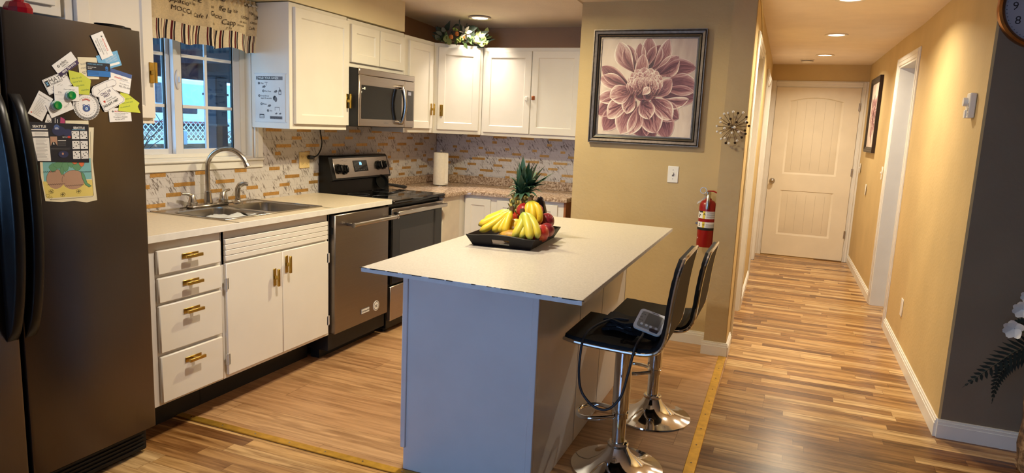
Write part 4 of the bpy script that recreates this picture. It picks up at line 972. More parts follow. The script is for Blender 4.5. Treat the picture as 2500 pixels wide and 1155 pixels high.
# ------------------------------------------------------------------ bar stools
def stool_proto(loc, label, sh):
    t = thing('bar_stool', (0, 0, 0), label, 'bar stool', 'black bar stools at the island')
    m = MB(); m.lathe([(.001, 0), (.192, 0), (.196, .004), (.194, .010), (.165, .017), (.12, .030), (.082, .050), (.055, .075), (.042, .098), (.038, .104), (.001, .104)], (0, 0, 0), 48); m.build('base', chrome, t, ang=50)
    m = MB(); m.lathe([(.029, .10), (.044, .102), (.045, .112), (.040, .118), (.029, .120)], (0, 0, 0), 28); m.build('collar', chrome, t)
    m = MB(); m.lathe([(.0285, .10), (.0285, .27), (.027, .27), (.027, .10)], (0, 0, 0), 28); m.lathe([(.0285, .262), (.036, .266), (.036, .54+sh), (.026, .55+sh)], (0, 0, 0), 28); m.build('column', chrome, t)
    m = MB(); pts = [(-.02, -.034, .238), (-.06, -.062, .236), (-.105, -.080, .232), (-.150, -.070, .228), (-.178, -.030, .225), (-.178, .030, .225), (-.150, .070, .228), (-.105, .080, .232), (-.06, .062, .236), (-.02, .034, .238)]
    m.tube(spline(pts, 5), .0095, 10); m.lathe([(.0295, .226), (.034, .228), (.034, .250), (.0295, .252)], (0, 0, 0), 24); m.build('footrest', chrome, t)
    m = MB(); m.box(-.09, .09, -.09, .09, .548+sh, .556+sh); m.lathe([(.05, .530+sh), (.05, .55+sh)], (0, 0, 0), 20); m.build('seat_plate', blackm, t, smooth=False)
    prof = spline([(-.205, 0, .588), (-.12, 0, .580), (-.02, 0, .575), (.08, 0, .573), (.135, 0, .578), (.172, 0, .596), (.194, 0, .635), (.205, 0, .70), (.214, 0, .80), (.226, 0, .89), (.240, 0, .955)], 5)
    n = len(prof); th = .026; m = MB(); W_ = .202; cols = [-W_, -W_*.97, -W_*.6, -W_*.2, W_*.2, W_*.6, W_*.97, W_]
    top, bot = [], []; acc = 0; lastq = None
    for i, p in enumerate(prof):
        tg = (prof[min(i+1, n-1)]-prof[max(i-1, 0)]).normalized(); nn = Vector((-tg.z, 0, tg.x))
        if lastq is not None: acc += (p-lastq).length
        lastq = p; groove = .0035*max(0, 1-abs(((acc+.03) % .085)-.04)/.010)
        e = i/(n-1); wsc = 1-.10*max(0, (e-.9)/.1)**2-.05*max(0, (.06-e)/.06)**2
        for y in cols: top.append(tuple(Vector((p.x, y*wsc, p.z+sh))+nn*((th if abs(y) < W_ else th*.55)-groove))); bot.append(tuple(Vector((p.x, y*wsc, p.z+sh))))
    K = len(cols); N_ = len(top); v = top+bot; f = []
    for i in range(n-1):
        for j in range(K-1):
            a = i*K+j; f.append((a, a+K, a+K+1, a+1)); f.append((N_+a, N_+a+1, N_+a+K+1, N_+a+K))
        for j, fl in ((0, 0), (K-1, 1)):
            a = i*K+j; f.append((a, N_+a, N_+a+K, a+K) if not fl else (a, a+K, N_+a+K, N_+a))
    for i in (0, n-1):
        for j in range(K-1): a = i*K+j; f.append((a, a+1, N_+a+1, N_+a))
    m.add(v, f); m.build('seat_shell', leather, t, ang=50)
    m = MB(); loop = []
    def off(i, y):
        p = prof[i]; tg = (prof[min(i+1, n-1)]-prof[max(i-1, 0)]).normalized(); nn = Vector((-tg.z, 0, tg.x)); e = i/(n-1); wsc = 1-.10*max(0, (e-.9)/.1)**2-.05*max(0, (.06-e)/.06)**2
        return Vector((p.x, y*wsc, p.z+sh))+nn*.006
    loop = [off(i, -W_-.002) for i in range(n)] + [off(n-1, y)+Vector((.001, 0, .002)) for y in (-.15, -.08, 0, .08, .15)] + [off(i, W_+.002) for i in range(n-1, -1, -1)] + [off(0, y)-Vector((.003, 0, 0)) for y in (.15, .08, 0, -.08, -.15)]
    m.tube(loop, .0075, 8, closed=True); m.build('chrome_rim', chrome, t)
    t.location = loc; return t
stool_proto((-.566, 2.735, 0), 'black bar stool nearer the camera with the blood pressure monitor on its seat', 0)
stool_proto((-.535, 3.345, 0), 'black bar stool behind the other one, with an empty seat, nearer the painting wall', -.066)

# blood pressure monitor, cuff and hose on the near stool
t = thing('blood_pressure_monitor', (-.463, 2.70, .604), 'white and grey blood pressure monitor tilted up on the nearer stool', 'monitor')
V_ = Vector((.10, .89, .42)).normalized(); U_ = Vector((1, .08, -.20)); U_ = (U_-V_*U_.dot(V_)).normalized(); C_ = Vector((-.463, 2.700, .664))
def rrect(w_, h_, r, k=5):
    return [(cx+r*cos(radians(a0+i*90/k)), cy+r*sin(radians(a0+i*90/k))) for cx, cy, a0 in ((w_-r, h_-r, 0), (-w_+r, h_-r, 90), (-w_+r, -h_+r, 180), (w_-r, -h_+r, 270)) for i in range(k+1)]
def BP(): return MB().frame(C_, U_, V_)
m = BP(); m.prism(rrect(.056, .060, .016), -.034, -.002); m.build('housing', blackm, t)
m = BP(); m.prism(rrect(.057, .061, .017), -.003, .004); fc = m.build('face', mat('monitor white shell', S(236, 234, 228), .35), t)
m = BP(); m.prism(rrect(.046, .048, .014), .003, .0055); m.build('grey_panel', mat('monitor grey panel', S(150, 146, 136), .4), fc)
m = BP(); m.T = (C_+U_*.008+V_*.012, U_, V_, U_.cross(V_)); m.prism(rrect(.029, .032, .002, 2), .005, .0062); m.build('screen', mat('grey lcd', S(112, 112, 104), .2), fc)
m = BP(); m.text('OMRON', -.012, .052, .006, .0045, bold=.02)
for z, s_ in ((.038, 'SYS'), (.026, 'mmHg'), (.006, 'DIA'), (-.012, 'PULSE')): m.text(s_, -.047, z, .0052, .006, bold=.01)
m.text('M3', -.040, -.047, .007, .0045); m.build('lettering', ink, fc, smooth=False)
m = BP(); m.T = (C_+U_*.026-V_*.045, U_, V_, U_.cross(V_)); m.prism(rrect(.018, .008, .007), .003, .0075); m.build('start_button', mat('navy button', S(28, 32, 52), .3), fc)
for u in (-.028, -.008, .010, .032):
    m = BP(); m.cyl((u, -.030, .005), (u, -.030, .008), .006, n=14); m.build('button', mat('monitor white shell', S(222, 220, 214), .35), fc)
t = thing('arm_cuff', (-.60, 2.78, .605), 'black fabric arm cuff lying folded on the nearer stool', 'cuff')
m = MB(); n = 14
for z0, dx, s_ in ((.606, 0, 1), (.622, .012, .93), (.638, -.006, .86)):
    v = []
    for i in range(n):
        for j in (0, 1):
            u = -.075+.15*i/(n-1); v.append((-.585+dx+u*s_, 2.70+.145*j*s_, z0+.006*sin(i*.5+z0*40)))
    k = len(v); v += [(a, b, c+.012) for a, b, c in v]; f = []
    for i in range(n-1): a = i*2; f += [(a, a+1, a+3, a+2), (k+a, k+a+2, k+a+3, k+a+1), (a, a+2, k+a+2, k+a), (a+1, k+a+1, k+a+3, a+3)]
    f += [(0, k, k+1, 1), (2*n-2, 2*n-1, k+2*n-1, k+2*n-2)]; m.add(v, f)
m.build('cuff_fabric', mat('black cuff cloth', S(20, 19, 22), .9, bump=(300, .3)), t)
m = MB(); m.box(-.60, -.54, 2.702, 2.704, .62, .632); m.build('velcro_tab', inkg, t, smooth=False)
m = MB(); pts = [(-.560, 2.745, .650), (-.62, 2.715, .652), (-.672, 2.62, .637), (-.690, 2.545, .612), (-.692, 2.512, .56), (-.690, 2.50, .47), (-.672, 2.497, .40), (-.62, 2.497, .352), (-.565, 2.50, .352), (-.520, 2.504, .41), (-.500, 2.508, .50), (-.488, 2.512, .575), (-.480, 2.53, .618), (-.475, 2.58, .632), (-.478, 2.640, .632), (-.487, 2.668, .640)]
m.tube(spline(pts, 7), .0052, 8); m.build('air_hose', mat('grey rubber hose', S(46, 46, 48), .5), t)
# ------------------------------------------------------------------ refrigerator
FXF = -2.345
t = thing('refrigerator', (-2.66, 1.52, 0), 'dark stainless side-by-side refrigerator covered with cards and magnets', 'refrigerator')
m = MB(); m.box(-2.965, -2.412, 1.065, 1.968, .035, 1.700, .004)
for y in (1.10, 1.93):
    for x in (-2.93, -2.45): m.cyl((x, y, 0), (x, y, .04), .02, n=10)
m.build('body', mat('dark grey fridge side', S(46, 44, 45), .45, noise=(10, .05)), t)
m = MB(); m.box(-2.44, -2.398, 1.07, 1.966, .012, .112, .006)
for i in range(5): m.box(-2.40, -2.392, 1.09, 1.95, .028+i*.016, .035+i*.016, .001)
m.build('grille', blackm, t)
def fdoor(y0, y1):
    m = MB(); e = .012; prof = [(y0, -2.408), (y1, -2.408), (y1, FXF-e), (y1-.004, FXF-.003), (y1-e, FXF), (y0+e, FXF), (y0+.004, FXF-.003), (y0, FXF-e)]
    m.frame((0, 0, 0), UY, UX); m.T = (Vector(), Vector(UY), Vector(UX), Vector(UZ)); m.prism(prof, .126, 1.714); return m.build('door', fsteel, t, ang=30)
dl = fdoor(1.066, 1.456); drr = fdoor(1.466, 1.972)
def fhandle(par, y0, y1):
    k = 24; z0, z1 = .640, 1.455; pts = []
    for i in range(k+1):
        s_ = i/k; pts.append((z0+(z1-z0)*s_, FXF+.078*(sin(pi*s_)**.55)))
    m = MB(); m.T = (Vector((0, 0, 0)), Vector(UZ), Vector(UX), Vector(UY)); poly = [(z0, FXF-.001)] + pts[1:-1] + [(z1, FXF-.001)]
    n = len(poly); rings = [(0.0, .006), (.006, 0), (1-.006, 0), (1.0, .006)]
    v = []; w_ = y1-y0
    for q, ins in ((0, .006), (.006, 0), (w_-.006, 0), (w_, .006)):
        for a, b in poly: v.append((a, max(FXF-.001, b-ins), y0+q))
    f = [tuple(range(n)), tuple(3*n+j for j in range(n))[::-1]]
    for i in range(3):
        for j in range(n): f.append((i*n+j, i*n+n+j, i*n+n+(j+1) % n, i*n+(j+1) % n))
    m.add(v, f); return m.build('handle', black, par, ang=50)
fhandle(dl, 1.412, 1.449); fhandle(drr, 1.472, 1.509)
m = MB(); m.box(-2.47, -2.415, 1.08, 1.15, 1.701, 1.712, .003); m.build('hinge_cover', black, t)

# things on top of the fridge
redg, nt_, p_ = new_mat('ruby glass'); p_.inputs['Base Color'].default_value = S(176, 14, 40); p_.inputs['Roughness'].default_value = .08; p_.inputs['Transmission Weight'].default_value = .35; p_.inputs['Coat Weight'].default_value = .6
t = thing('glass_bottle', (-2.50, 1.622, 1.7005), 'ruby red faceted glass bottle standing on the refrigerator', 'bottle')
m = MB(); m.lathe([(.001, 0), (.036, .002), (.044, .02), (.044, .045), (.034, .062), (.020, .068), (.017, .078), (.017, .082)], (-2.50, 1.622, 1.7005), 10); m.build('flask', redg, t, ang=20)
m = MB(); m.lathe([(.018, .081), (.021, .083), (.021, .090), (.018, .092)], (-2.50, 1.622, 1.7005), 20); m.build('gold_ring', gold, t)
m = MB(); m.lathe([(.014, .091), (.026, .098), (.028, .12), (.020, .14), (.001, .146)], (-2.50, 1.622, 1.7005), 9); m.build('stopper', redg, t, ang=20)
t = thing('serving_dish', (-2.50, 2.00-.02, 1.7005), 'flat black oval dish lying on top of the refrigerator', 'dish')
m = MB(); m.lathe([(.001, .010), (.055, .012), (.066, .022), (.072, .036), (.075, .036), (.070, .020), (.060, .0), (.001, 0)], (-2.475, 1.945, 1.7005), 30, sx=.5, sy=.80); m.build('bowl', black, t)
m = MB(); m.box(-2.49, -2.46, 1.995, 2.03, 1.722, 1.736, .004); m.build('tab_handle', black, t)

# cards, notes and magnets on the fridge door --------------------------------------------------
CM = {'w': paper, 'k': ink, 'g': inkg, 'cream': cream, 'blue': mat('print blue', S(30, 112, 188), .5), 'lblue': mat('print light blue', S(108, 172, 214), .5), 'navy': mat('print navy', S(16, 18, 34), .5),
      'purple': mat('print purple', S(54, 30, 82), .5), 'red': mat('print red', S(196, 60, 48), .5), 'slate': mat('print slate blue', S(66, 92, 150), .5), 'lime': mat('lime sticky paper', S(200, 208, 66), .6),
      'pink': mat('print pink', S(176, 60, 110), .5), 'green': mat('crayon green', S(98, 150, 110), .8), 'teal': mat('crayon teal', S(124, 182, 184), .8), 'yel': mat('crayon yellow', S(222, 202, 112), .8),
      'brown': mat('crayon brown', S(178, 142, 118), .8), 'orange': mat('crayon orange', S(214, 110, 66), .8), 'skin': mat('print skin tone', S(190, 140, 116), .6), 'dgrn': mat('marker green', S(52, 110, 70), .7), 'mid': mat('print dusk blue', S(36, 44, 84), .5)}
def card(name, label, cat, y, z, w_, h, ang, layer, base, decor, poly=None, group=None, th=.0005):
    a = radians(ang); U_ = Vector((0, cos(a), sin(a))); V_ = Vector((0, -sin(a), cos(a)))
    m = MB(); m.T = (Vector((FXF+.0006+layer*.0007, y, z)), U_, V_, Vector((1, 0, 0)))
    keys = [base]
    def mi(k):
        if k not in keys: keys.append(k)
        return keys.index(k)
    if poly: m.prism(poly, 0, th)
    else: m.box(-w_/2, w_/2, -h/2, h/2, 0, th)
    e = th+.00006
    for i, d in enumerate(decor):
        n_ = e+i*.000012
        if d[0] == 'r': m.flat([(d[1], d[2]), (d[3], d[2]), (d[3], d[4]), (d[1], d[4])], n_, mi(d[5]))
        elif d[0] == 'p': m.flat(d[1], n_, mi(d[2]))
        elif d[0] == 'o': m.disc(d[1], d[2], d[3], n_, 28, mi(d[4]), *(d[5:6]))
        elif d[0] == 't': m.text(d[1], d[2], d[3], d[4], n_, mi(d[5]), d[6] if len(d) > 6 else 'L', d[7] if len(d) > 7 else .01, d[8] if len(d) > 8 else 0)
        elif d[0] == 'l':
            pts = d[1]; wd = d[2]
            for (a0, b0), (a1, b1) in zip(pts, pts[1:]):
                L_ = sqrt((a1-a0)**2+(b1-b0)**2) or 1e-6; nx, ny = -(b1-b0)/L_*wd/2, (a1-a0)/L_*wd/2
                m.flat([(a0+nx, b0+ny), (a0-nx, b0-ny), (a1-nx, b1-ny), (a1+nx, b1+ny)], n_, mi(d[3]))
    o = m.build(name, [CM[k] for k in keys], smooth=False); return tag(o, label, cat, group)
def lines(u, v, wd, k, dv, c='g', th=.0009, jit=0):
    r_ = random.Random(int(u*1e5)+k); return [('r', u, v-i*dv, u+wd*(r_.uniform(.65, 1) if jit else 1), v-i*dv+th, c) for i in range(k)]
G_ = 'cards and notes on the refrigerator door'
prov = [('t', 'PROVIDENCE', -.022, .010, .0055, 'red', 'L', .03), ('r', -.030, .0085, -.028, .0175, 'k'), ('r', -.0335, .012, -.0245, .014, 'k'), ('t', 'Home and Community Care', -.022, .0035, .0035, 'g'), ('t', 'of Snohomish County', -.022, -.002, .0035, 'g'), ('t', 'Providence Hospice', -.028, -.0105, .0052, 'k'), ('t', '425-261-4777', -.024, -.019, .0052, 'k')]
card('business_card', 'light blue card tucked under the topmost white card on the refrigerator', 'card', 1.8323, 1.5921, .090, .054, 18.5, 1, 'lblue', lines(-.015, .014, .05, 6, .0038, 'w', .0007)+[('p', [(-.01, -.020), (.036, -.020), (.041, -.0165), (.036, -.012), (-.01, -.012), (-.014, -.016)], 'w')])
card('business_card', 'topmost white card, hung sideways with red and black writing', 'card', 1.8059, 1.6427, .089, .0505, -64, 4, 'w', prov)
card('business_card', 'white card with a round black mark and a purple number band', 'card', 1.6670, 1.5632, .089, .0465, 37.5, 2, 'w', [('r', -.0445, -.0232, .0445, -.0095, 'purple'), ('t', '(800) 734-5410', .002, -.0185, .0072, 'w', 'C', .02), ('o', -.026, .009, .0045, 'k'), ('o', -.0255, .0095, .002, 'w'), ('t', 'eden', -.018, .006, .0105, 'k', 'L', .01), ('t', 'HEALTH', -.016, -.001, .0055, 'k'), ('t', 'home care', -.012, -.0065, .0035, 'g')])
card('paper_note', 'cream handwritten note behind the black and blue card', 'note', 1.7507, 1.5577, .073, .0755, 4, 0, 'cream', [('t', 'scum', -.028, .010, .009, 'g', 'L', 0, .2), ('t', 'margr', -.028, -.004, .008, 'g', 'L', 0, .2), ('t', '427-', -.026, -.020, .009, 'g', 'L', 0, .1)])
card('business_card', 'black and blue card with a small house emblem', 'card', 1.7889, 1.5560, .090, .0485, 1.5, 3, 'navy', [('r', -.045, -.0242, .045, -.004, 'blue'), ('t', 'HOME CARE SERVICES', -.042, .016, .0042, 'lblue'), ('t', 'Residential care', -.042, .006, .0036, 'w'), ('t', 'Manager', -.042, .001, .0034, 'w'), ('p', [(.026, -.002), (.036, -.002), (.036, .008), (.038, .008), (.031, .015), (.024, .008), (.026, .008)], 'blue'), ('o', .031, .003, .0022, 'navy')]+lines(-.042, -.009, .04, 3, .0045, 'navy', .0008))
card('business_card', 'white card with a slate blue top behind the telephone-shaped card', 'card', 1.8731, 1.5214, .0905, .074, -11.5, 0, 'w', [('r', -.045, .022, .045, .037, 'slate'), ('t', 'ehealth', .005, .008, .0075, 'red', 'R', .02), ('t', 'health', .006, .008, .0075, 'g', 'L', .01), ('r', -.005, .0035, .040, .0042, 'slate'), ('t', 'Phone (800) 246', .000, -.009, .0042, 'g'), ('t', '425-353-0937', -.002, -.020, .0065, 'k')])
card('business_card', 'white bordered pharmacy card with a large black heading', 'card', 1.6331, 1.4990, .0905, .052, 25.5, 2, 'w', [('l', [(-.043, -.024), (.043, -.024), (.043, .024), (-.043, .024), (-.043, -.024)], .0008, 'k'), ('t', 'MATRX', -.024, .006, .0155, 'k', 'L', .0), ('t', 'PHARMACY', -.022, -.001, .0062, 'k', 'L', .02), ('r', -.041, -.001, -.027, .019, 'navy'), ('p', [(-.038, .002), (-.034, .006), (-.030, .002), (-.030, .006), (-.0335, .009), (-.030, .013), (-.030, .016), (-.034, .0125), (-.038, .016), (-.038, .012), (-.0345, .009), (-.038, .006)], 'lblue')]+lines(-.030, -.008, .06, 3, .005, 'g', .0009, 1))
def poly_c(pts): cy = sum(p[0] for p in pts)/len(pts); cz = sum(p[1] for p in pts)/len(pts); return cy, cz, [(a-cy, b-cz) for a, b in pts][::-1]
cy, cz, pl = poly_c([(1.6742, 1.5448), (1.7214, 1.5383), (1.7557, 1.5165), (1.747, 1.4649), (1.7089, 1.4652), (1.6792, 1.5071)])
card('sticky_note', 'curling lime green sticky note in the middle of the cards', 'note', cy, cz, 0, 0, 0, 3, 'lime', [('t', 'who to call', -.030, .008, .006, 'dgrn', 'L', 0, .2), ('t', 'nurse line', -.026, -.004, .0065, 'dgrn', 'L', 0, .2), ('t', 'any time', -.014, -.016, .0065, 'dgrn', 'L', 0, .2), ('t', 'monday', .004, -.030, .0065, 'dgrn', 'L', 0, .2), ('p', [(.006, .022), (.043, .003), (.018, -.002)], 'lime')], poly=pl)
card('business_card', 'plain white card held by the upper green magnet', 'card', 1.6633, 1.4648, .088, .0505, .5, 4, 'w', [('t', 'General Manager', -.010, .012, .0042, 'g'), ('t', '10c', -.030, -.001, .008, 'g', 'L', .0), ('r', -.042, -.006, .0, -.0052, 'g'), ('r', -.03, -.020, .02, -.0193, 'k')]+lines(.012, .006, .028, 3, .006, 'g', .0009, 1))
card('business_card', 'tilted white card held by the lower green magnet', 'card', 1.6374, 1.4174, .088, .046, 23, 3, 'w', [('t', '10x14', .015, -.010, .007, 'g', 'L', 0, .3)]+lines(-.035, .012, .04, 5, .0055, 'g', .0009, 1))
card('business_card', 'white portrait card at the far left of the cards, leaning over', 'card', 1.5720, 1.4183, .0525, .087, -29, 1, 'w', [('t', 'Home Health Care', -.022, .030, .004, 'k'), ('o', -.018, -.034, .0025, 'red')]+lines(-.016, .022, .032, 13, .0046, 'g', .0008, 1))
card('business_card', 'white card under the lower lime sticky note', 'card', 1.8670, 1.3985, .092, .051, 3.5, 1, 'w', prov)
cy, cz, pl = poly_c([(1.871, 1.481), (1.9024, 1.4763), (1.9506, 1.4457), (1.9422, 1.432), (1.9535, 1.4079), (1.8589, 1.4123)])
card('sticky_note', 'creased lime sticky note at the right end of the cards', 'note', cy, cz, 0, 0, 0, 3, 'lime', [('t', 'call after six', -.034, .010, .006, 'dgrn', 'L', 0, .2), ('t', 'mon and wed', -.036, -.004, .006, 'dgrn', 'L', 0, .2), ('t', 'no weekend', -.044, -.020, .006, 'dgrn', 'L', 0, .2)], poly=pl)
# telephone-shaped card
ph = [(1.7555, 1.4834), (1.7623, 1.4947), (1.8066, 1.5166), (1.8427, 1.5305), (1.8551, 1.525), (1.8574, 1.514), (1.8486, 1.5053), (1.8359, 1.5029), (1.8408, 1.4936), (1.8866, 1.4607), (1.8852, 1.4476), (1.8111, 1.4073), (1.8022, 1.407), (1.7833, 1.4427), (1.7807, 1.4583), (1.7687, 1.4592), (1.7572, 1.4664)]
cy, cz = 1.815, 1.468; a = radians(27)
pl = [((p-cy)*cos(a)+(q-cz)*sin(a), -(p-cy)*sin(a)+(q-cz)*cos(a)) for p, q in ph][::-1]
ins = [(p*.93, q*.94) for p, q in pl]
card('magnet_card', 'telephone-shaped white magnet card with large black digits', 'magnet', cy, cz, 0, 0, 27, 5, 'w', [('l', ins+[ins[0]], .0011, 'purple'), ('l', [(-.034, .017), (-.018, .022), (.012, .024), (.030, .020)], .0009, 'purple'), ('l', [(-.018, .022), (-.022, .034)], .0009, 'purple'), ('l', [(.014, .024), (.018, .036)], .0009, 'purple'), ('t', 'CALL US', -.001, .006, .0085, 'purple', 'C', .03), ('t', 'FIRST', -.001, -.005, .0085, 'purple', 'C', .03), ('p', [(-.026, -.015), (-.021, -.023), (-.016, -.015), (-.0185, -.012), (-.021, -.014), (-.0235, -.012)], 'red'), ('t', 'Assured', -.012, -.015, .0058, 'k', 'L', 0), ('t', 'Home Health', -.012, -.0225, .0058, 'k', 'L', 0), ('t', '360.659.1487', .0, -.036, .0092, 'k', 'C', .03)], poly=pl)
# round serrated magnet
k = 60; pl = [((.0495+.0014*(i % 2))*cos(2*pi*i/k), (.0485+.0014*(i % 2))*sin(2*pi*i/k)) for i in range(k)]
dec = [('p', [(.0395*cos(t_), .0395*sin(t_)), (.0395*cos(t_+.05), .0395*sin(t_+.05)), (.0480*cos(t_+.16), .0480*sin(t_+.16)), (.0480*cos(t_+.11), .0480*sin(t_+.11))], 'k') for t_ in [2*pi*i/62 for i in range(62)]]
dec += [('o', -.001, -.008, .0115, 'slate', .014), ('o', -.010, .002, .0045, 'slate'), ('o', .008, .002, .0045, 'slate'), ('o', -.010, .002, .002, 'w'), ('o', .008, .002, .002, 'w'), ('o', -.001, -.009, .005, 'w'), ('o', -.001, -.009, .0035, 'lblue')]
for i, c in enumerate('DISPATCH'): a_ = 2.15-i*.17; dec.append(('t', c, .021*cos(a_)-.001, .021*sin(a_), .006, 'red', 'C', .02))
for i in range(26): a_ = 2*pi*i/26; dec.append(('r', .032*cos(a_)-.0012, .032*sin(a_)-.0008, .032*cos(a_)+.0012, .032*sin(a_)+.0008, 'g'))
card('round_magnet', 'round white magnet with a black striped rim and blue emblem', 'magnet', 1.7353, 1.4249, 0, 0, 0, 1, 'w', dec, poly=pl)
card('leaflet', 'navy and pink leaflet peeking out above the dark calendar', 'leaflet', 1.6289, 1.368, .046, .034, -4, 1, 'navy', [('p', [(.008, .017), (.023, .010), (.023, -.017), (.006, -.017)], 'pink'), ('r', -.012, -.012, -.010, .012, 'w'), ('r', -.004, -.012, -.002, .008, 'w')])
card('leaflet', 'white scrap of card beside the navy leaflet above the calendar', 'leaflet', 1.5985, 1.374, .022, .032, -20, 0, 'w', [('t', 'SO', -.006, -.010, .008, 'k', 'L', .02)])
card('paper_strip', 'strip of cream paper sticking out above the right of the calendar', 'note', 1.6973, 1.360, .085, .026, 1, 0, 'cream', [])
# crayon drawing
dw = [(1.5581, 1.3509), (1.7592, 1.3499), (1.7477, 1.2282), (1.757, 1.0868), (1.7167, 1.0817), (1.6702, 1.0912), (1.6248, 1.0909), (1.568, 1.0985), (1.5578, 1.1868)]
cy, cz, pl = poly_c(dw)
def D(y, z): return (y-cy, z-cz)
def blob(y, z, ry, rz, k=22, a0=0, a1=2*pi, wob=0): return [D(y+ry*cos(a0+(a1-a0)*i/k)*(1+wob*sin(5*i)), z+rz*sin(a0+(a1-a0)*i/k)*(1+wob*sin(4*i))) for i in range(k+1)]
def wave(y0, y1, z, amp, k=14): return [D(y0+(y1-y0)*i/k, z+(amp if i % 2 else -amp)) for i in range(k+1)]
dec = [('p', [D(1.567, 1.240), D(1.740, 1.240), D(1.740, 1.165), D(1.567, 1.165)], 'teal'), ('p', [D(1.563, 1.166), D(1.742, 1.162), D(1.745, 1.104), D(1.572, 1.108)], 'yel')]
dec += [('p', blob(1.608, 1.172, .032, .034), 'brown'), ('p', blob(1.672, 1.166, .042, .034), 'brown'), ('l', blob(1.608, 1.172, .032, .034, 20, .2, pi+.3), .0009, 'k'), ('l', blob(1.672, 1.166, .042, .034, 20, .1, pi+.2), .0009, 'k')]
for y, z, ry, rz, c in ((1.602, 1.212, .014, .014, 'green'), (1.622, 1.220, .018, .012, 'green'), (1.645, 1.214, .012, .018, 'green'), (1.668, 1.222, .014, .012, 'green'), (1.688, 1.212, .016, .014, 'green'), (1.705, 1.224, .010, .013, 'orange'), (1.680, 1.228, .010, .008, 'orange'), (1.632, 1.200, .007, .014, 'green')):
    dec += [('p', blob(y, z, ry, rz, 18, wob=.1), c), ('l', blob(y, z, ry, rz, 18, wob=.1), .0008, 'dgrn' if c == 'green' else 'k')]
dec += [('p', [D(1.700, 1.196), D(1.712, 1.184), D(1.722, 1.152), D(1.738, 1.140), D(1.728, 1.136), D(1.714, 1.146), D(1.704, 1.170)], 'green'), ('l', [D(1.700, 1.196), D(1.712, 1.184), D(1.722, 1.152), D(1.738, 1.140)], .0009, 'k'), ('l', [D(1.700, 1.196), D(1.704, 1.170), D(1.714, 1.146), D(1.728, 1.136), D(1.738, 1.140)], .0009, 'k')]
dec += [('l', wave(1.566, 1.610, 1.198, .0025), .0008, 'k'), ('l', wave(1.705, 1.740, 1.192, .0025), .0008, 'k'), ('l', wave(1.578, 1.640, 1.154, .002, 18), .0008, 'k'), ('l', wave(1.640, 1.710, 1.146, .002, 18), .0008, 'k')]
for y, z in ((1.590, 1.130), (1.630, 1.117), (1.688, 1.124)):
    for i in range(5): dec.append(('l', blob(y+.0055*cos(i*1.257), z+.0045*sin(i*1.257), .004, .0035, 10), .0006, 'k'))
    dec.append(('l', blob(y, z, .002, .002, 8), .0006, 'k'))
for y, z, s_ in ((1.577, 1.117, .007), (1.586, 1.108, .006)): dec.append(('l', [D(y, z-s_), D(y-s_, z+.2*s_), D(y-.5*s_, z+.8*s_), D(y, z+.3*s_), D(y+.5*s_, z+.8*s_), D(y+s_, z+.2*s_), D(y, z-s_)], .0006, 'k'))
dec.append(('l', [D(1.744, 1.335), D(1.741, 1.20), D(1.744, 1.106), D(1.738, 1.101), D(1.585, 1.102)], .0007, 'k'))
card('crayon_drawing', 'crayon drawing of green plants and brown mounds hanging below the calendar', 'drawing', cy, cz, 0, 0, 0, 0, 'cream', dec, poly=pl)
# dark calendar magnet
cy, cz, pl = poly_c([(1.524, 1.3656), (1.7388, 1.3606), (1.7325, 1.2253), (1.5383, 1.2341)])
dec = [('t', 'SEATTLE', -.071, .0505, .0085, 'w', 'C', .03, 0), ('r', -.088, .047, -.055, .0482, 'slate'), ('r', -.101, .042, -.043, .0455, 'w'), ('r', -.098, .021, -.042, .037, 'w'), ('p', [(-.096, .017), (-.0405, .017), (-.0385, -.062), (-.0835, -.060)], 'w')]
dec += lines(-.088, .033, .042, 4, .0038, 'g', .0008, 1)+lines(-.086, .013, .040, 18, .0040, 'g', .0008, 1)
dec += [('p', blob2, c) for blob2, c in (([(-.005+.024*cos(i*.4), .040+.017*sin(i*.4)) for i in range(16)], 'mid'), ([(.026+.018*cos(i*.4), .034+.013*sin(i*.4)) for i in range(16)], 'mid'), ([(-.012+.0095*cos(i*.45), .053+.009*sin(i*.45)) for i in range(14)], 'slate'))]
dec += [('r', -.019, .046, -.005, .048, 'w'), ('r', -.017, .050, -.007, .0512, 'w'), ('r', -.037, -.010, -.013, .021, 'brown'), ('o', -.026, .010, .0055, 'skin', .0045), ('p', [(-.036, -.010), (-.030, .002), (-.021, .002), (-.014, -.010)], 'navy'), ('p', [(-.028, -.006), (-.026, .003), (-.023, -.006)], 'w'),
        ('t', 'agency.com', .006, .018, .004, 'w'), ('o', .030, .0195, .004, 'red', .006), ('r', -.011, .006, .018, .0085, 'w')]+lines(-.011, .002, .028, 4, .0042, 'g', .001)+[('r', -.037, -.020, .033, -.019, 'g'), ('r', -.037, -.024, .030, -.0233, 'g'), ('o', .006, -.040, .012, 'mid', .018), ('o', .004, -.038, .004, 'skin', .0035)]
dec += [('t', 'SEATTLE', .068, .0475, .0080, 'w', 'C', .03, 0), ('r', .042, .044, .090, .0453, 'lblue')]
for c in range(2):
    for r in range(3):
        u0, v1 = .040+c*.030, .040-r*.0345; dec += [('r', u0, v1-.028, u0+.027, v1, 'w')]
        for i in range(5): dec.append(('r', u0+.002+((i*7+r*3+c*5) % 5)*.005, v1-.008-((i*3+c) % 4)*.0055, u0+.0055+((i*7+r*3+c*5) % 5)*.005, v1-.004-((i*3+c) % 4)*.0055, 'navy'))
        dec += lines(u0+.002, v1-.003, .023, 6, .0045, 'g', .0006)
card('calendar_magnet', 'dark navy sports calendar magnet with white tables and headings', 'calendar', cy, cz, 0, 0, 0, 2, 'navy', dec, poly=pl)
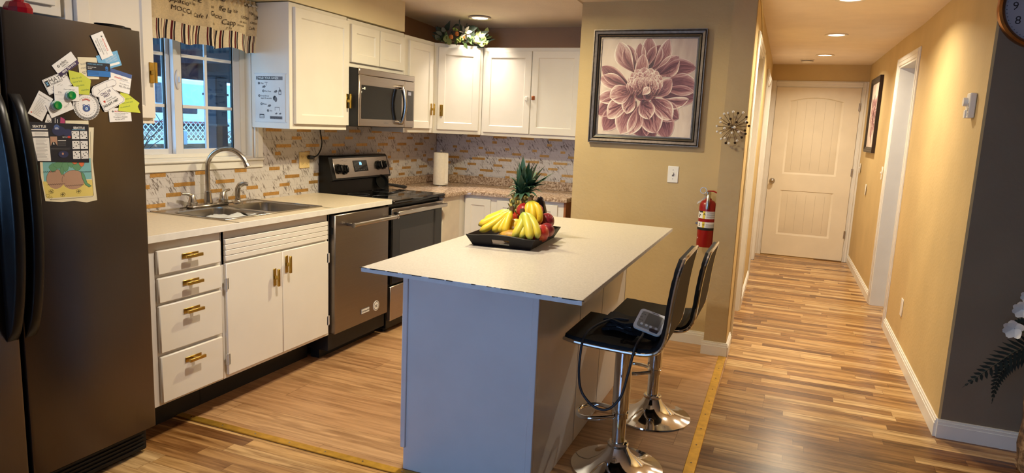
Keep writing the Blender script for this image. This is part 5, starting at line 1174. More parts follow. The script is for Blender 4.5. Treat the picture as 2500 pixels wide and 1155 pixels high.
grn, nt_, p_ = new_mat('translucent green plastic'); p_.inputs['Base Color'].default_value = S(22, 150, 70); p_.inputs['Roughness'].default_value = .12; p_.inputs['Coat Weight'].default_value = .5; p_.inputs['Transmission Weight'].default_value = .2
clr = mat('clear plastic rim', S(196, 214, 200), .1)
for y, z, lab in ((1.6745, 1.4590, 'upper green push-pin magnet on the refrigerator'), (1.6225, 1.4225, 'lower green push-pin magnet on the refrigerator')):
    t = thing('push_magnet', (FXF+.004, y, z), lab, 'magnet')
    def PM(): return MB().frame((FXF+.0045, y, z), UY, UZ)
    m = PM(); m.lathe([(.001, 0), (.0165, 0), (.0175, .002), (.015, .004), (.001, .004)], (0, 0, 0), 22); m.build('foot', clr, t)
    m = PM(); m.lathe([(.010, .003), (.009, .005), (.0115, .007), (.0140, .009), (.0145, .011), (.012, .013), (.009, .0125), (.001, .012)], (0, 0, 0), 22); m.build('grip', grn, t)
# ------------------------------------------------------------------ valance curtain
VY0, VY1, VZ0, VZ1 = 2.43, 3.292, 1.768, 2.054
def fold(y, z):
    s_ = (VZ1-z)/(VZ1-VZ0); gather = .006*sin(y*150)*(1-s_)**2
    ph = y*31+1.3*sin(y*9); big = (.004+.020*s_)*sin(ph) + .008*s_*sin(y*57+1)
    if z > 2.005: gather = .008*sin(y*190)
    return -2.925 + .012*sin(pi*min(1, s_*1.2)) + big + gather
def hem(y): return .008*sin(y*31+2.1)+.004*sin(y*13)
cloth = mat('natural linen cloth', S(222, 202, 166), .9, noise=(120, .08), bump=(500, .2)); cloth2 = mat('pale linen cloth', S(234, 220, 190), .9, noise=(120, .06))
cred = mat('dark red stripe', S(98, 16, 20), .9); cnav = mat('near black stripe', S(28, 20, 30), .9); cwht = mat('cream stripe', S(232, 222, 200), .9)
t = thing('valance_curtain', (-2.92, 2.86, 1.77), 'gathered linen window valance printed with coffee words and a striped hem', 'curtain')
ZB = 1.862
m = MB(); ny, nz = 230, 16; v = []
for i in range(ny+1):
    y = VY0+(VY1-VY0)*i/ny
    for j in range(nz+1): z = VZ1+(ZB-.012-VZ1)*j/nz; v.append((fold(y, z), y, z))
m.add(v, [(i*(nz+1)+j, (i+1)*(nz+1)+j, (i+1)*(nz+1)+j+1, i*(nz+1)+j+1) for i in range(ny) for j in range(nz)]); mcl = m
m = MB(); ny, nz = 290, 8; v = []
for i in range(ny+1):
    y = VY0+(VY1-VY0)*i/ny
    for j in range(nz+1): zz = ZB+hem(y)*.6; z = zz+(VZ0+hem(y)-zz)*j/nz; v.append((fold(y, z)+.005, y, z))
b = m.add(v, [])
pat = [0]*4+[1]*2+[3]*1+[2]*4+[0]*5+[1]*3+[3]*1+[2]*2+[0]*5
for i in range(ny):
    for j in range(nz): m.F.append((i*(nz+1)+j, (i+1)*(nz+1)+j, (i+1)*(nz+1)+j+1, i*(nz+1)+j+1)); m.M.append(pat[i % len(pat)])
m.build('striped_hem', [cloth2, cred, cnav, cwht], t)
m = MB()
def onfold(q): return (fold(q[0], q[1])+.0035, q[0], q[1])
words = [('Cafe la', 2.66, 2.022, .026, 0, .3), ('o', 2.80, 1.985, .02, .1, .3), ('xppacio', 2.61, 1.962, .034, -.12, .2), ('COFE', 2.735, 1.985, .032, -.05, 0), ('au lait', 2.733, 1.962, .021, -.05, 0), ('MOCCA', 2.635, 1.920, .030, -.1, 0), ('fusca', 2.79, 1.998, .018, 0, .3), ('Cafe l', 2.775, 1.905, .028, 0, .2), ('so', 2.875, 1.965, .022, .05, .2), ('Gracio', 2.865, 1.925, .034, -.05, .2), ('Caffe', 2.925, 2.020, .026, -.1, .3), ('la', 2.885, 2.005, .020, 0, .3), ('ffe la', 2.945, 1.965, .036, -.08, .3), ('Capp', 2.965, 1.895, .036, .05, .2), ('lte', 3.035, 1.968, .024, 0, .2), ('coffee', 3.085, 1.945, .028, 0, 0), ('de au lait', 3.07, 1.920, .017, 0, .1), ('mocca', 3.055, 1.900, .015, 0, .2), ('Cappo', 3.12, 2.015, .028, .1, .3), ('espresso', 3.165, 1.985, .022, -.25, .2), ('cappo', 3.175, 1.930, .020, 0, .2), ('Caffe', 3.165, 1.895, .022, .05, .2), ('x', 2.685, 1.895, .02, 0, 0), ('y tx', 2.985, 1.875, .020, 0, .2), ('lait', 2.88, 1.880, .018, 0, .2), ('latte', 2.56, 2.00, .03, 0, .2), ('Cafe', 2.50, 1.95, .03, 0, .2), ('caffe', 3.205, 1.955, .020, .1, .2), ('ox', 3.245, 1.905, .026, 0, .2)]
for s_, y, z, h, r, sh in words: mcl.text(s_, y, z, h*.8, 0, m=1, rot=r, shear=sh, fn=onfold)
mcl.build('printed_cloth', [cloth, mat('dark brown print', S(46, 26, 22), .9)], t)
m = MB(); m.cyl((-2.925, VY0-.01, 2.03), (-2.925, VY1-.01, 2.03), .007, n=10); m.build('curtain_rod', whitep, t)

# ------------------------------------------------------------------ handwashing sheet on the cabinet side (faces the camera)
PY = 3.2335; px0, px1, pz0, pz1 = -2.945, -2.728, 1.385, 1.655
m = MB().frame((px0, PY, pz0), UX, UZ); W_, H_ = px1-px0, pz1-pz0
m.box(0, W_, 0, H_, 0, .0006, m=0)
E_ = .0008
def rct(a, b, c, d, k, e=0): m.flat([(a, b), (c, b), (c, d), (a, d)], E_+e, k)
rct(.010, .238, .017, .258, 1); rct(.020, .238, .145, .258, 1); rct(.145, .238, .200, .258, 2); m.text('WASH YOUR HANDS', .023, .2425, .0125, E_+.0002, 0, bold=.025, sq=.88)
for i, (u, z, s_) in enumerate(((.028, .218, 'Wet'), (.060, .174, 'Get Soap'), (.030, .147, 'Scrub for at'), (.046, .100, 'Rinse'), (.092, .063, 'Dry'))):
    m.disc(u, z, .0075, E_, 20, 1); m.text(str(i+1), u, z-.004, .0085, E_+.0002, 0, align='C', bold=.03); m.text(s_, u+.012, z-.004, .0085, E_, 1, bold=.02)
m.text('least 20 seconds', .042, .130, .0085, E_, 1, bold=.02)
def hand(u, z, s_, k=2): m.flat([(u, z), (u+.018*s_, z-.002*s_), (u+.028*s_, z+.006*s_), (u+.022*s_, z+.012*s_), (u+.008*s_, z+.010*s_)], E_, k); m.flat([(u+.012*s_, z+.008*s_), (u+.026*s_, z+.010*s_), (u+.020*s_, z+.014*s_)], E_+.0002, k)
hand(.050, .194, 1); hand(.135, .168, 1); hand(.088, .086, 1); rct(.070, .222, .092, .225, 2); rct(.080, .205, .083, .222, 2)
m.flat([(.170, .155), (.190, .155), (.190, .178), (.183, .186), (.177, .186), (.170, .178)], E_, 2); rct(.174, .159, .186, .172, 0, .0002); rct(.178, .186, .182, .194, 2); rct(.172, .192, .180, .195, 2)
m.flat([(.142+.012*cos(i*.5), .135+.014*sin(i*.5)) for i in range(13)], E_, 1); m.flat([(.150+.010*cos(i*.5), .128+.015*sin(i*.5)) for i in range(13)], E_+.0002, 2)
for a, b, c, d in ((.142, .082, .176, .0845), (.142, .064, .1445, .084), (.1735, .064, .176, .084)): rct(a, b, c, d, 2)
hand(.142, .044, .7); hand(.170, .044, .7)
rct(.030, .018, .064, .042, 1); rct(.033, .021, .061, .036, 0, .0002); m.text('Health', .035, .0255, .008, E_+.0004, 1); rct(.106, .016, .196, .032, 2); m.text('doh.wa.gov/handwash', .110, .0205, .0075, E_+.0003, 1, bold=.02, sq=.85)
for a, b, c, d in ((-.006, -.004, W_+.012, 0), (-.006, H_, W_+.012, H_+.006)): rct(a, b, c, d, 3, -.0007)
tag(m.build('handwashing_sheet', [mat('poster paper', S(222, 220, 218), .35), ink, inkg, mat('poster sleeve', S(214, 210, 206), .2)], smooth=False), 'laminated handwashing instruction sheet taped to the cabinet side right of the window', 'sign')

# ------------------------------------------------------------------ outlet and power cord on the backsplash
t = thing('power_outlet', (XW+.005, 3.702, 1.088), 'almond wall outlet on the backsplash between window and range', 'outlet')
alm = mat('almond plastic', S(222, 196, 140), .4)
m = MB().frame((XW+.0045, 3.652, 1.088), UY, UZ); m.box(0, .102, 0, .105, 0, .006, .002); m.build('cover_plate', alm, t)
m = MB().frame((XW+.0045, 3.652, 1.088), UY, UZ)
for u in (.028, .074):
    for z in (.030, .072): m.prism([(u+.014*cos(a)*.95, z+max(-.011, min(.011, .016*sin(a)))) for a in [i*pi/8 for i in range(16)]], .005, .008)
m.build('socket_face', alm, t)
m = MB().frame((XW+.0045, 3.652, 1.088), UY, UZ)
for u in (.028, .074):
    for z in (.030, .072): m.box(u-.006, u-.004, z-.002, z+.006, .0078, .0084); m.box(u+.004, u+.006, z-.002, z+.006, .0078, .0084); m.cyl((u, z-.006, .0078), (u, z-.006, .0084), .002, n=8)
m.build('slot', blackm, t, smooth=False)
t = thing('appliance_cord', (XW+.03, 3.78, 1.13), 'black power cord hanging from the wall cabinet into the almond outlet', 'cord')
m = MB(); m.tube([(XW+.012, 3.738, 1.158), (XW+.035, 3.738, 1.158), (XW+.042, 3.744, 1.158), (XW+.044, 3.765, 1.163)], [.013, .014, .012, .006], 10); m.build('plug', blackm, t)
m = MB(); m.tube(spline([(XW+.044, 3.76, 1.162), (XW+.045, 3.79, 1.172), (XW+.043, 3.825, 1.205), (XW+.04, 3.845, 1.255), (XW+.03, 3.845, 1.31), (XW+.03, 3.835, 1.368)], 6), .0042, 8); m.build('cable', blackm, t)

# ------------------------------------------------------------------ paper towels
tx, ty = -2.705, 5.11
t = thing('paper_towel_roll', (tx, ty, .908), 'white paper towel roll standing in the corner of the granite counter', 'paper towels')
m = MB(); m.lathe([(.020, .912), (.060, .912), (.0625, .916), (.0605, 1.17), (.058, 1.176), (.020, 1.176), (.020, .912)], (tx, ty, 0), 36, caps=False); m.build('roll', mat('paper towel', S(236, 226, 208), .85, noise=(60, .03), bump=(160, .3)), t)
m = MB(); v = []
for i in range(9):
    z = .925+.245*i/8
    for k in range(4): v.append((tx+.055+k*.007+.006*(1-i/8)*k/3, ty-.030+k*.004, z))
m.add(v, [(i*4+k, i*4+k+1, i*4+k+5, i*4+k+4) for i in range(8) for k in range(3)]); m.build('loose_sheet', MATS['paper towel'], t)
t = thing('paper_towel_holder', (tx, ty, .9), 'thin metal stand holding the paper towel roll', 'holder')
m = MB(); m.lathe([(.001, .9005), (.075, .9005), (.076, .906), (.001, .909)], (tx, ty, 0), 30); m.build('base', chrome, t)
m = MB(); m.cyl((tx, ty, .905), (tx, ty, 1.188), .006, n=10); m.ell((tx, ty, 1.192), .009, .009, .008); m.build('rod', chrome, t)
m = MB(); m.tube([(tx+.07, ty-.02, .905), (tx+.082, ty-.024, .91), (tx+.084, ty-.024, .95), (tx+.083, ty-.024, 1.05)], .0022, 6); m.build('tension_arm', chrome, t)

# ------------------------------------------------------------------ leafy garland on the corner cabinets
rr = random.Random(21); gx, gy, gz = -2.56, 5.13, 2.044
t = thing('floral_garland', (gx, gy, gz), 'artificial garland of green leaves, pale flowers and small orange pumpkins on the corner cabinets', 'garland')
lfs = {'dark': mat('garland dark leaf', S(46, 60, 46), .6), 'mid': mat('garland green leaf', S(84, 108, 58), .55), 'pale': mat('garland pale leaf', S(136, 142, 84), .55), 'grey': mat('garland sage leaf', S(96, 100, 88), .6), 'white': mat('garland lamb ear petal', S(160, 154, 136), .6)}
def leaf(mb, c, d, L_, W_, roundness=1.0, cup=.15):
    d = Vector(d).normalized(); s_ = d.cross(Vector((rr.uniform(-.3, .3), -1, rr.uniform(-.2, .6)))).normalized(); up_ = s_.cross(d); c = Vector(c); k = 6; v = []
    for i in range(k+1):
        q = i/k; w_ = W_*sin(pi*(q**(.75 if roundness > .5 else .6)))**(.6 if roundness > .5 else 1)+.0003
        for e in (-1, 0, 1): v.append(tuple(c+d*L_*q+s_*e*w_+up_*(cup*w_*abs(e)-.12*L_*q*q)))
    mb.add(v, [(i*3+j, i*3+j+1, i*3+j+4, i*3+j+3) for i in range(k) for j in (0, 1)])
fx = Vector((.72, .69, 0)); front = Vector((.69, -.72, 0))
def gp(s_, h, f): return Vector((gx, gy, gz))+fx*s_+Vector((0, 0, h))+front*f
m = MB(); m.tube([gp(-.19, .015, .05), gp(-.08, .03, .02), gp(.05, .03, .03), gp(.20, .012, .06)], .008, 6); m.build('stem', mat('garland stem', S(74, 62, 40), .8), t)
for key, n_, L_, W_, rd, frng in (('dark', 46, .078, .019, 0, (-.04, .06)), ('mid', 34, .058, .012, 0, (.02, .11)), ('grey', 14, .055, .018, 1, (0, .09))):
    for q in range(1):
        for i in range(n_):
            m = MB(); s_ = rr.uniform(-.2, .2); hmax = .15*(1-(s_/.23)**2); h = rr.uniform(-.0, hmax) if key != 'mid' else rr.uniform(.0, .06); f = rr.uniform(*frng)
            d = fx*(s_*3+rr.uniform(-.6, .6))+Vector((0, 0, rr.uniform(-.3, 1.0) if key != 'mid' else rr.uniform(-.6, .5)))+front*rr.uniform(.0, .9)
            leaf(m, gp(s_, h+.012, f), d, L_*rr.uniform(.7, 1.2), W_*rr.uniform(.8, 1.2), rd)
            m.build('leaf', lfs[key], t)
for s_, h, f, r_ in ((.115, .095, .08, .026), (.15, .075, .09, .028), (.185, .125, .07, .024), (.09, .05, .10, .028), (-.165, .03, .11, .028), (-.14, .005, .13, .026), (.13, .012, .12, .024), (.16, .055, .10, .022)):
    m = MB(); c = gp(s_, h, f); leaf(m, c-Vector((0, 0, r_)), (rr.uniform(-.3, .3), 0, 1), r_*2, r_*.95, 1, .05); m.build('round_leaf', lfs['pale'], t)
for i in range(7):
    a_ = i*2*pi/7+.3; m = MB(); leaf(m, gp(-.005, .085, .11), fx*cos(a_)+Vector((0, 0, sin(a_)))+front*.35, .058, .015, 1, .25); m.build('petal', lfs['white'], t)
m = MB(); m.ell(gp(-.005, .085, .118), .010, .010, .010); m.build('flower_centre', lfs['pale'], t)
for s_, h, f in ((-.115, .045, .10), (-.02, .055, .105), (-.065, .075, .09)):
    m = MB(); c = gp(s_, h, f)
    for j in range(7): a_ = 2*pi*j/7; m.ell(c+Vector((cos(a_)*.007, sin(a_)*.007, 0)), .010, .010, .017, 8, 7)
    m.tube([c+Vector((0, 0, .012)), c+Vector((.003, 0, .026))], .003, 5, m=1); m.build('mini_pumpkin', [mat('orange pumpkin', S(200, 116, 40), .5), stemm], t)
for s_, h, f in ((-.06, .02, .12), (-.04, .035, .12), (-.075, .11, .07), (.16, .02, .12), (.10, .015, .12)):
    m = MB()
    for j in range(9): m.ell(gp(s_+rr.uniform(-.018, .018), h+rr.uniform(-.014, .014), f+rr.uniform(0, .015)), .0075, .0075, .0075, 8, 6)
    m.build('berry_cluster', mat('green berries', S(150, 168, 70), .4), t)

# ------------------------------------------------------------------ painting
t = thing('framed_painting', (-.953, 4.69, 1.335), 'large framed painting of a dusty pink dahlia on the beige wall', 'painting')
ox0, ox1, oz0, oz1 = -1.327, -.580, 1.335, 2.088; fwid = .058
def frame_mesh(name, o, U, w_, h, fw_, d, mats, parent):
    """moulded picture frame: profile swept around the rectangle, mitred"""
    prof = [(0, 0), (0, d), (.10*fw_, d), (.16*fw_, d-.004), (.22*fw_, d), (.48*fw_, d-.003), (.55*fw_, d-.007), (.62*fw_, d-.004), (.70*fw_, d-.007), (.88*fw_, d-.012), (fw_, d-.012), (fw_, .002)]
    mid = [0, 0, 1, 0, 0, 1, 1, 0, 1, 0, 0]
    m = MB().frame(o, U, UZ); k = len(prof)
    for cx, cz, sx, sz in ((0, 0, 1, 1), (w_, 0, -1, 1), (w_, h, -1, -1), (0, h, 1, -1)):
        for a, n_ in prof: m.V.append(m.p((cx+sx*a, cz+sz*a, n_)))
    for c in range(4):
        for i in range(k-1): a, b = c*k, ((c+1) % 4)*k; m.F.append((a+i, b+i, b+i+1, a+i+1)); m.M.append(mid[i])
    return m.build(name, mats, parent, smooth=False)
pew = mat('pewter frame', S(112, 100, 90), .42, .8, noise=(50, .15)); pewd = mat('black frame groove', S(26, 24, 24), .4)
frame_mesh('frame', (ox0, 4.698, oz0), UX, ox1-ox0, oz1-oz0, fwid, .034, [pew, pewd], t)
petal_m, nt, p = new_mat('dahlia petals'); Lk = nt.links.new
tc = N(nt, 'ShaderNodeTexCoord'); sp = N(nt, 'ShaderNodeSeparateXYZ'); Lk(tc.outputs['UV'], sp.inputs[0])
cv = N(nt, 'ShaderNodeCombineXYZ'); Lk(math_n(nt, 'MULTIPLY', sp.outputs[0], 2.2), cv.inputs[0]); Lk(math_n(nt, 'MULTIPLY', sp.outputs[1], 9), cv.inputs[1])
nz = N(nt, 'ShaderNodeTexNoise', i_Scale=1.5, i_Detail=5.0, i_Roughness=.65); Lk(cv.outputs[0], nz.inputs['Vector'])
edge = math_n(nt, 'ABSOLUTE', math_n(nt, 'MULTIPLY_ADD', math_n(nt, 'FRACT', sp.outputs[1]), 2, -1))
val = math_n(nt, 'ADD', math_n(nt, 'MULTIPLY', sp.outputs[0], .66), math_n(nt, 'ADD', math_n(nt, 'MULTIPLY', math_n(nt, 'POWER', edge, 4.0), .48), math_n(nt, 'MULTIPLY_ADD', nz.outputs[0], 1.0, -.50)))
rp = ramp(nt, [(0, S(58, 28, 40)), (.2, S(96, 50, 60)), (.40, S(146, 94, 98)), (.58, S(186, 146, 142)), (.76, S(220, 202, 190)), (1, S(240, 232, 220))]); Lk(val, rp.inputs[0])
Lk(rp.outputs[0], p.inputs['Base Color']); p.inputs['Roughness'].default_value = .5
canv, nt, p = new_mat('painted canvas ground'); Lk = nt.links.new; tc = N(nt, 'ShaderNodeTexCoord'); mp = N(nt, 'ShaderNodeMapping'); mp.inputs['Scale'].default_value = (7, 7, 2.2); Lk(tc.outputs['Object'], mp.inputs[0])
nz = N(nt, 'ShaderNodeTexNoise', i_Scale=1.2, i_Detail=5.0, i_Distortion=.7); Lk(mp.outputs[0], nz.inputs['Vector']); rp = ramp(nt, [(.3, S(186, 164, 152)), (.5, S(206, 188, 174)), (.7, S(224, 208, 194))]); Lk(nz.outputs[0], rp.inputs[0]); Lk(rp.outputs[0], p.inputs['Base Color']); p.inputs['Roughness'].default_value = .5
wp, hp = ox1-ox0-2*fwid, oz1-oz0-2*fwid
m = MB().frame((ox0+fwid, 4.698, oz0+fwid), UX, UZ); m.box(-.004, wp+.004, -.004, hp+.004, .002, .014, m=0)
LAY = [0]; seed = [0]
def petal(base, tip, wd, bend=0.0, u0=0.0, u1=1.0, peak=.6):
    """flat painted petal from base to tip (canvas metres), slightly raised relief"""
    b, t_ = Vector(base), Vector(tip); ax = t_-b; Lp = ax.length; ax = ax/Lp; nx = Vector((-ax.y, ax.x)); k = 14; LAY[0] += 1; n0 = .0144+LAY[0]*.00004; seed[0] += 1
    st = len(m.V); M5 = 5
    for i in range(k+1):
        q = i/k; w_ = wd*(sin(pi*min(1, q**(math.log(.5)/math.log(peak))))**.75)*(1 if q < .999 else 0)+.0002; c = b+ax*Lp*q+nx*bend*Lp*sin(pi*q)*.5
        for j in range(M5):
            e = -1+2*j/(M5-1); pt = c+nx*w_*e; x = min(max(pt.x, .0), wp); y = min(max(pt.y, 0.0), hp)
            m.V.append(m.p((x, y, n0+.0012*(abs(e)**2)))); m.uv[len(m.V)-1] = (u0+(u1-u0)*q, (j/(M5-1))*.98+.01+seed[0])
    for i in range(k):
        for j in range(M5-1): a = st+i*M5+j; m.F.append((a, a+1, a+M5+1, a+M5)); m.M.append(1)
CX, CY_ = .315, .345    # flower heart on the canvas (about .63 wide)
K = wp/900.
def C(x, y): return (K*(x-150)*1.0+.0, hp-(y-133)*hp/885.)   # sketch coordinates of the flower
def pet(b, t_, wd, **kw): petal(C(*b), C(*(t_[i]+(t_[i]-(590, 580)[i])*.07 for i in (0, 1))), wd*K*1.22, **kw)
for b, t_, wd, kw in [((560, 430), (600, 140), 60, dict(u0=.1, u1=.8, bend=-.15)), ((600, 430), (700, 215), 62, dict(u0=-.1, u1=.6)), ((640, 430), (775, 165), 55, dict(u0=.2, u1=.85, bend=-.2)), ((660, 450), (870, 310), 75, dict(u0=.1, u1=.75, bend=-.25)), ((530, 430), (400, 215), 62, dict(u0=.0, u1=.6, bend=.2)), ((540, 420), (520, 200), 45, dict(u0=.2, u1=.75)),
    ((480, 440), (330, 190), 70, dict(u0=.2, u1=1, bend=.15)), ((700, 480), (1030, 400), 70, dict(u0=.0, u1=.6, bend=.2)), ((450, 560), (185, 400), 62, dict(u0=-.1, u1=.5, bend=.1)), ((450, 600), (165, 500), 62, dict(u0=.1, u1=.85, bend=-.1)), ((720, 560), (1060, 560), 85, dict(u0=.0, u1=.7, bend=.1)), ((700, 620), (1060, 650), 80, dict(u0=-.05, u1=.5)), ((430, 640), (160, 680), 55, dict(u0=.1, u1=.9)), ((440, 680), (165, 820), 70, dict(u0=-.1, u1=.55, bend=-.1)),
    ((700, 680), (985, 665), 46, dict(u0=.2, u1=1, bend=-.25)), ((420, 720), (240, 960), 80, dict(u0=-.15, u1=.6, bend=-.1)), ((560, 750), (600, 1015), 85, dict(u0=-.2, u1=.35)), ((650, 700), (910, 830), 80, dict(u0=-.1, u1=.5)), ((690, 730), (830, 1010), 80, dict(u0=-.1, u1=.55, bend=.1)), ((600, 760), (700, 1018), 60, dict(u0=-.2, u1=.3)),
    ((590, 560), (480, 560), 70, dict(u0=-.3, u1=.1)), ((590, 560), (700, 560), 70, dict(u0=-.3, u1=.1)), ((590, 560), (590, 700), 75, dict(u0=-.3, u1=.1)), ((590, 560), (500, 660), 70, dict(u0=-.3, u1=.1)), ((590, 560), (690, 660), 70, dict(u0=-.3, u1=.1)), ((590, 580), (590, 440), 90, dict(u0=-.3, u1=.1)),
    ((500, 560), (560, 290), 52, dict(u0=.1, u1=.85, bend=-.1)), ((480, 650), (270, 850), 72, dict(u0=.0, u1=1.0, bend=-.15)), ((520, 700), (400, 985), 88, dict(u0=.0, u1=.9, bend=-.08)), ((560, 720), (730, 960), 88, dict(u0=-.15, u1=.85, bend=.1)), ((650, 670), (850, 840), 72, dict(u0=.0, u1=1, bend=.12)), ((560, 720), (480, 985), 60, dict(u0=.1, u1=.9, bend=.1)),
    ((480, 580), (275, 660), 78, dict(u0=.0, u1=1, bend=.12)), ((490, 620), (440, 805), 56, dict(u0=-.1, u1=1, bend=-.1)), ((570, 660), (650, 845), 66, dict(u0=-.1, u1=1, bend=.05)), ((640, 650), (825, 500), 60, dict(u0=-.1, u1=.75, bend=-.2))]: pet(b, t_, wd, **kw)
rr = random.Random(3)
for ring, (R1, n_, wd, Lq) in enumerate(((150, 15, 42, 130), (120, 13, 38, 110), (88, 11, 32, 95), (52, 8, 26, 75))):
    for i in range(n_):
        a_ = 2*pi*i/n_+ring*.3; cx, cy = 590, 535; bx_, by_ = cx+R1*.55*cos(a_), cy-R1*.35*sin(a_)+30-ring*6
        tx_, ty_ = cx+R1*cos(a_)*1.05, cy-R1*.82*sin(a_)-10
        if sin(a_) < -.2: bx_, by_, tx_, ty_ = cx+R1*cos(a_)*.85, cy+R1*.80, cx+R1*.75*cos(a_), cy-R1*.25-ring*14
        pet((bx_, by_), (tx_, ty_), wd*rr.uniform(.8, 1.1), u0=.0, u1=rr.uniform(.75, 1.05), bend=rr.uniform(-.2, .2))
pet((570, 640), (640, 575), 30, u0=.7, u1=1.1)
m.build('canvas', [canv, petal_m], t, ang=80)

# ------------------------------------------------------------------ starburst ornament, switch, extinguisher
SC = Vector((-.357, 4.470, 1.470)); t = thing('starburst_ornament', tuple(SC), 'metal starburst wall ornament tipped with crystal beads on the plastered pillar', 'ornament')
m = MB(); m.ell(SC, .013, .013, .013, 14, 10); m.cyl(SC, (SC.x, 4.512, SC.z), .006, n=10); m.build('hub', nickel, t)
bead_m = mat('crystal bead', S(236, 234, 230), .12, .3); bead_d = mat('dark-reflection bead', S(58, 44, 36), .15, .5); rodm = mat('bronze rod', S(84, 60, 38), .45, .6); rr = random.Random(8)  # bead_d: darker copies that put the crystals' dark reflections into colour
for i in range(30):
    z = 1-(i+.5)/30*1.25; z = max(-.25, z); r_ = sqrt(max(0, 1-z*z)); ph = i*2.39996
    d = Vector((r_*cos(ph), -z, r_*sin(ph))); d.normalize(); R = rr.choice((.085, .105, .118, .095)) if z < .7 else .075; tip = SC+d*R
    if tip.y > 4.50: tip.y = 4.50
    m = MB(); m.tube([SC+d*.008, tip], .0015, 5); s_ = m.build('spoke', rodm, t)
    m = MB(); m.ell(tip, .0080, .0080, .0080, 8, 5); m.build('bead', bead_d if i % 5 in (1, 3) else bead_m, s_, smooth=False)
def switch(name, o, U, w_, h, label, kind='toggle', mt=whitep):
    o = Vector(o); t = thing(name, tuple(o), label, 'switch' if kind != 'blank' else 'wall plate')
    def F_(): return MB().frame(o, U, UZ)
    m = F_(); m.box(-w_/2, w_/2, -h/2, h/2, 0, .006, .003); m.build('cover_plate', mt, t)
    if kind == 'toggle':
        m = F_(); m.box(-.006, .006, -.013, .013, .0055, .0066); m.build('toggle_slot', inkg, t, smooth=False)
        m = F_(); m.box(-.0042, .0042, -.002, .012, .006, .017, .001); m.build('toggle', mt, t)
        for z in (-.030, .030): m = F_(); m.cyl((0, z, .0055), (0, z, .0068), .0026, n=10); m.build('screw', inkg, t)
    return t
switch('light_switch', (-.731, 4.70, 1.146), UX, .072, .112, 'white toggle light switch on the beige wall under the painting')
switch('light_switch', (.7205, 8.70, 1.12), (0, -1, 0), .07, .11, 'small white switch plate near the hinge side of the end door')
switch('light_switch', (.745, 6.85, 1.15), (0, -1, 0), .07, .115, 'white light switch beside the far casing of the open hall doorway')
switch('wall_plate', (.7345, 7.96, .93), (0, -1, 0), .06, .11, 'blank white plate low under the small framed picture', 'blank')
switch('wall_plate', (.7862, 5.19, .325), (0, -1, 0), .075, .12, 'blank white cover plate low on the lamp-lit hall wall before the doorway', 'blank')
EXX, EXY = -.478, 4.615
t = thing('fire_extinguisher', (EXX, EXY, .694), 'red fire extinguisher hung on the beige wall beside the pillar', 'fire extinguisher')
redm = mat('extinguisher red', S(150, 16, 20), .3, noise=(6, .04))
m = MB(); m.lathe([(.001, .694), (.050, .694), (.054, .700), (.054, .955), (.051, .975), (.040, .992), (.022, 1.002), (.018, 1.012), (.001, 1.012)], (EXX, EXY, 0), 40); cyl_ = m.build('cylinder', redm, t)
def wrap(u, v, n_): a_ = -pi/2+u/.0542; return (EXX+(.0542+n_)*cos(a_), EXY+(.0542+n_)*sin(a_), .694+v)
LM = [paper, ink, mat('label yellow', S(226, 200, 60), .5), inkg]
def wr(a, b, c, d, mi, n_=.0002):
    k = max(2, int((b-a)/.008)); st = [wrap(a+(b-a)*i/k, z, n_) for i in range(k+1) for z in (c, d)]; m.add(st, [(i*2, i*2+2, i*2+3, i*2+1) for i in range(k)], mi)
m = MB(); wr(-.075, .078, .188, .236, 0); wr(-.075, -.022, .226, .236, 1, .0004); wr(-.022, -.006, .188, .236, 2, .0004)
for i in range(6): wr(.002, .065, .193+i*.0068, .1955+i*.0068, 3, .0004)
for s_, u, v, h, k in (('A', -.018, .212, .014, 1), ('FIRE', -.064, .2275, .006, 0)): m.text(s_, u, v, h, .0007, k, bold=.03, fn=lambda q: wrap(*q))
for a, b, c, d in ((-.060, -.046, .196, .204), (-.056, -.050, .204, .218), (-.046, -.038, .206, .214)): wr(a, b, c, d, 1, .0005)
m.build('label', LM, cyl_, smooth=False)
m = MB(); wr(-.075, .078, .128, .166, 0); wr(-.022, -.006, .128, .166, 2, .0004)
for i in range(4): wr(.002, .065, .150-i*.006, .1522-i*.006, 3, .0004)
for s_, u, v, h, k in (('C', -.018, .142, .012, 1), ('2', -.052, .138, .020, 1)): m.text(s_, u, v, h, .0007, k, bold=.03, fn=lambda q: wrap(*q))
m.build('label', LM, cyl_, smooth=False)
m = MB(); m.add([wrap(-.066, .072, .0004), wrap(-.030, .058, .0004), wrap(-.066, .044, .0004), wrap(-.052, .058, .0004)], [(0, 1, 2, 3)], 0); m.build('arrow_mark', paper, cyl_, smooth=False)
m = MB(); m.lathe([(.0543, .806), (.0558, .807), (.0558, .822), (.0543, .823)], (EXX, EXY, 0), 40); m.build('strap', blackm, t)
m = MB(); m.box(EXX-.02, EXX+.02, EXY+.05, 4.70, .80, .83, .002); m.build('wall_bracket', blackm, t)
m = MB(); m.box(EXX-.07, EXX-.052, EXY-.008, EXY+.008, .835, .852, .003); m.build('strap_clip', nickel, t)
m = MB(); m.cyl((EXX, EXY, 1.008), (EXX, EXY, 1.045), .015, n=14); m.box(EXX-.012, EXX+.012, EXY-.02, EXY+.02, 1.03, 1.056, .003); m.build('valve', nickel, t)
m = MB(); m.tube([(EXX+.004, EXY-.02, 1.050), (EXX+.004, EXY-.045, 1.035), (EXX+.003, EXY-.06, .99), (EXX+.002, EXY-.062, .945)], [.010, .011, .011, .010], 10, flat=.5); m.build('lower_handle', nickel, t)
m = MB(); m.tube([(EXX-.005, EXY, 1.058), (EXX+.03, EXY-.01, 1.060), (EXX+.062, EXY-.014, 1.046)], [.009, .010, .008], 8, flat=.5); m.build('squeeze_lever', redm, t)
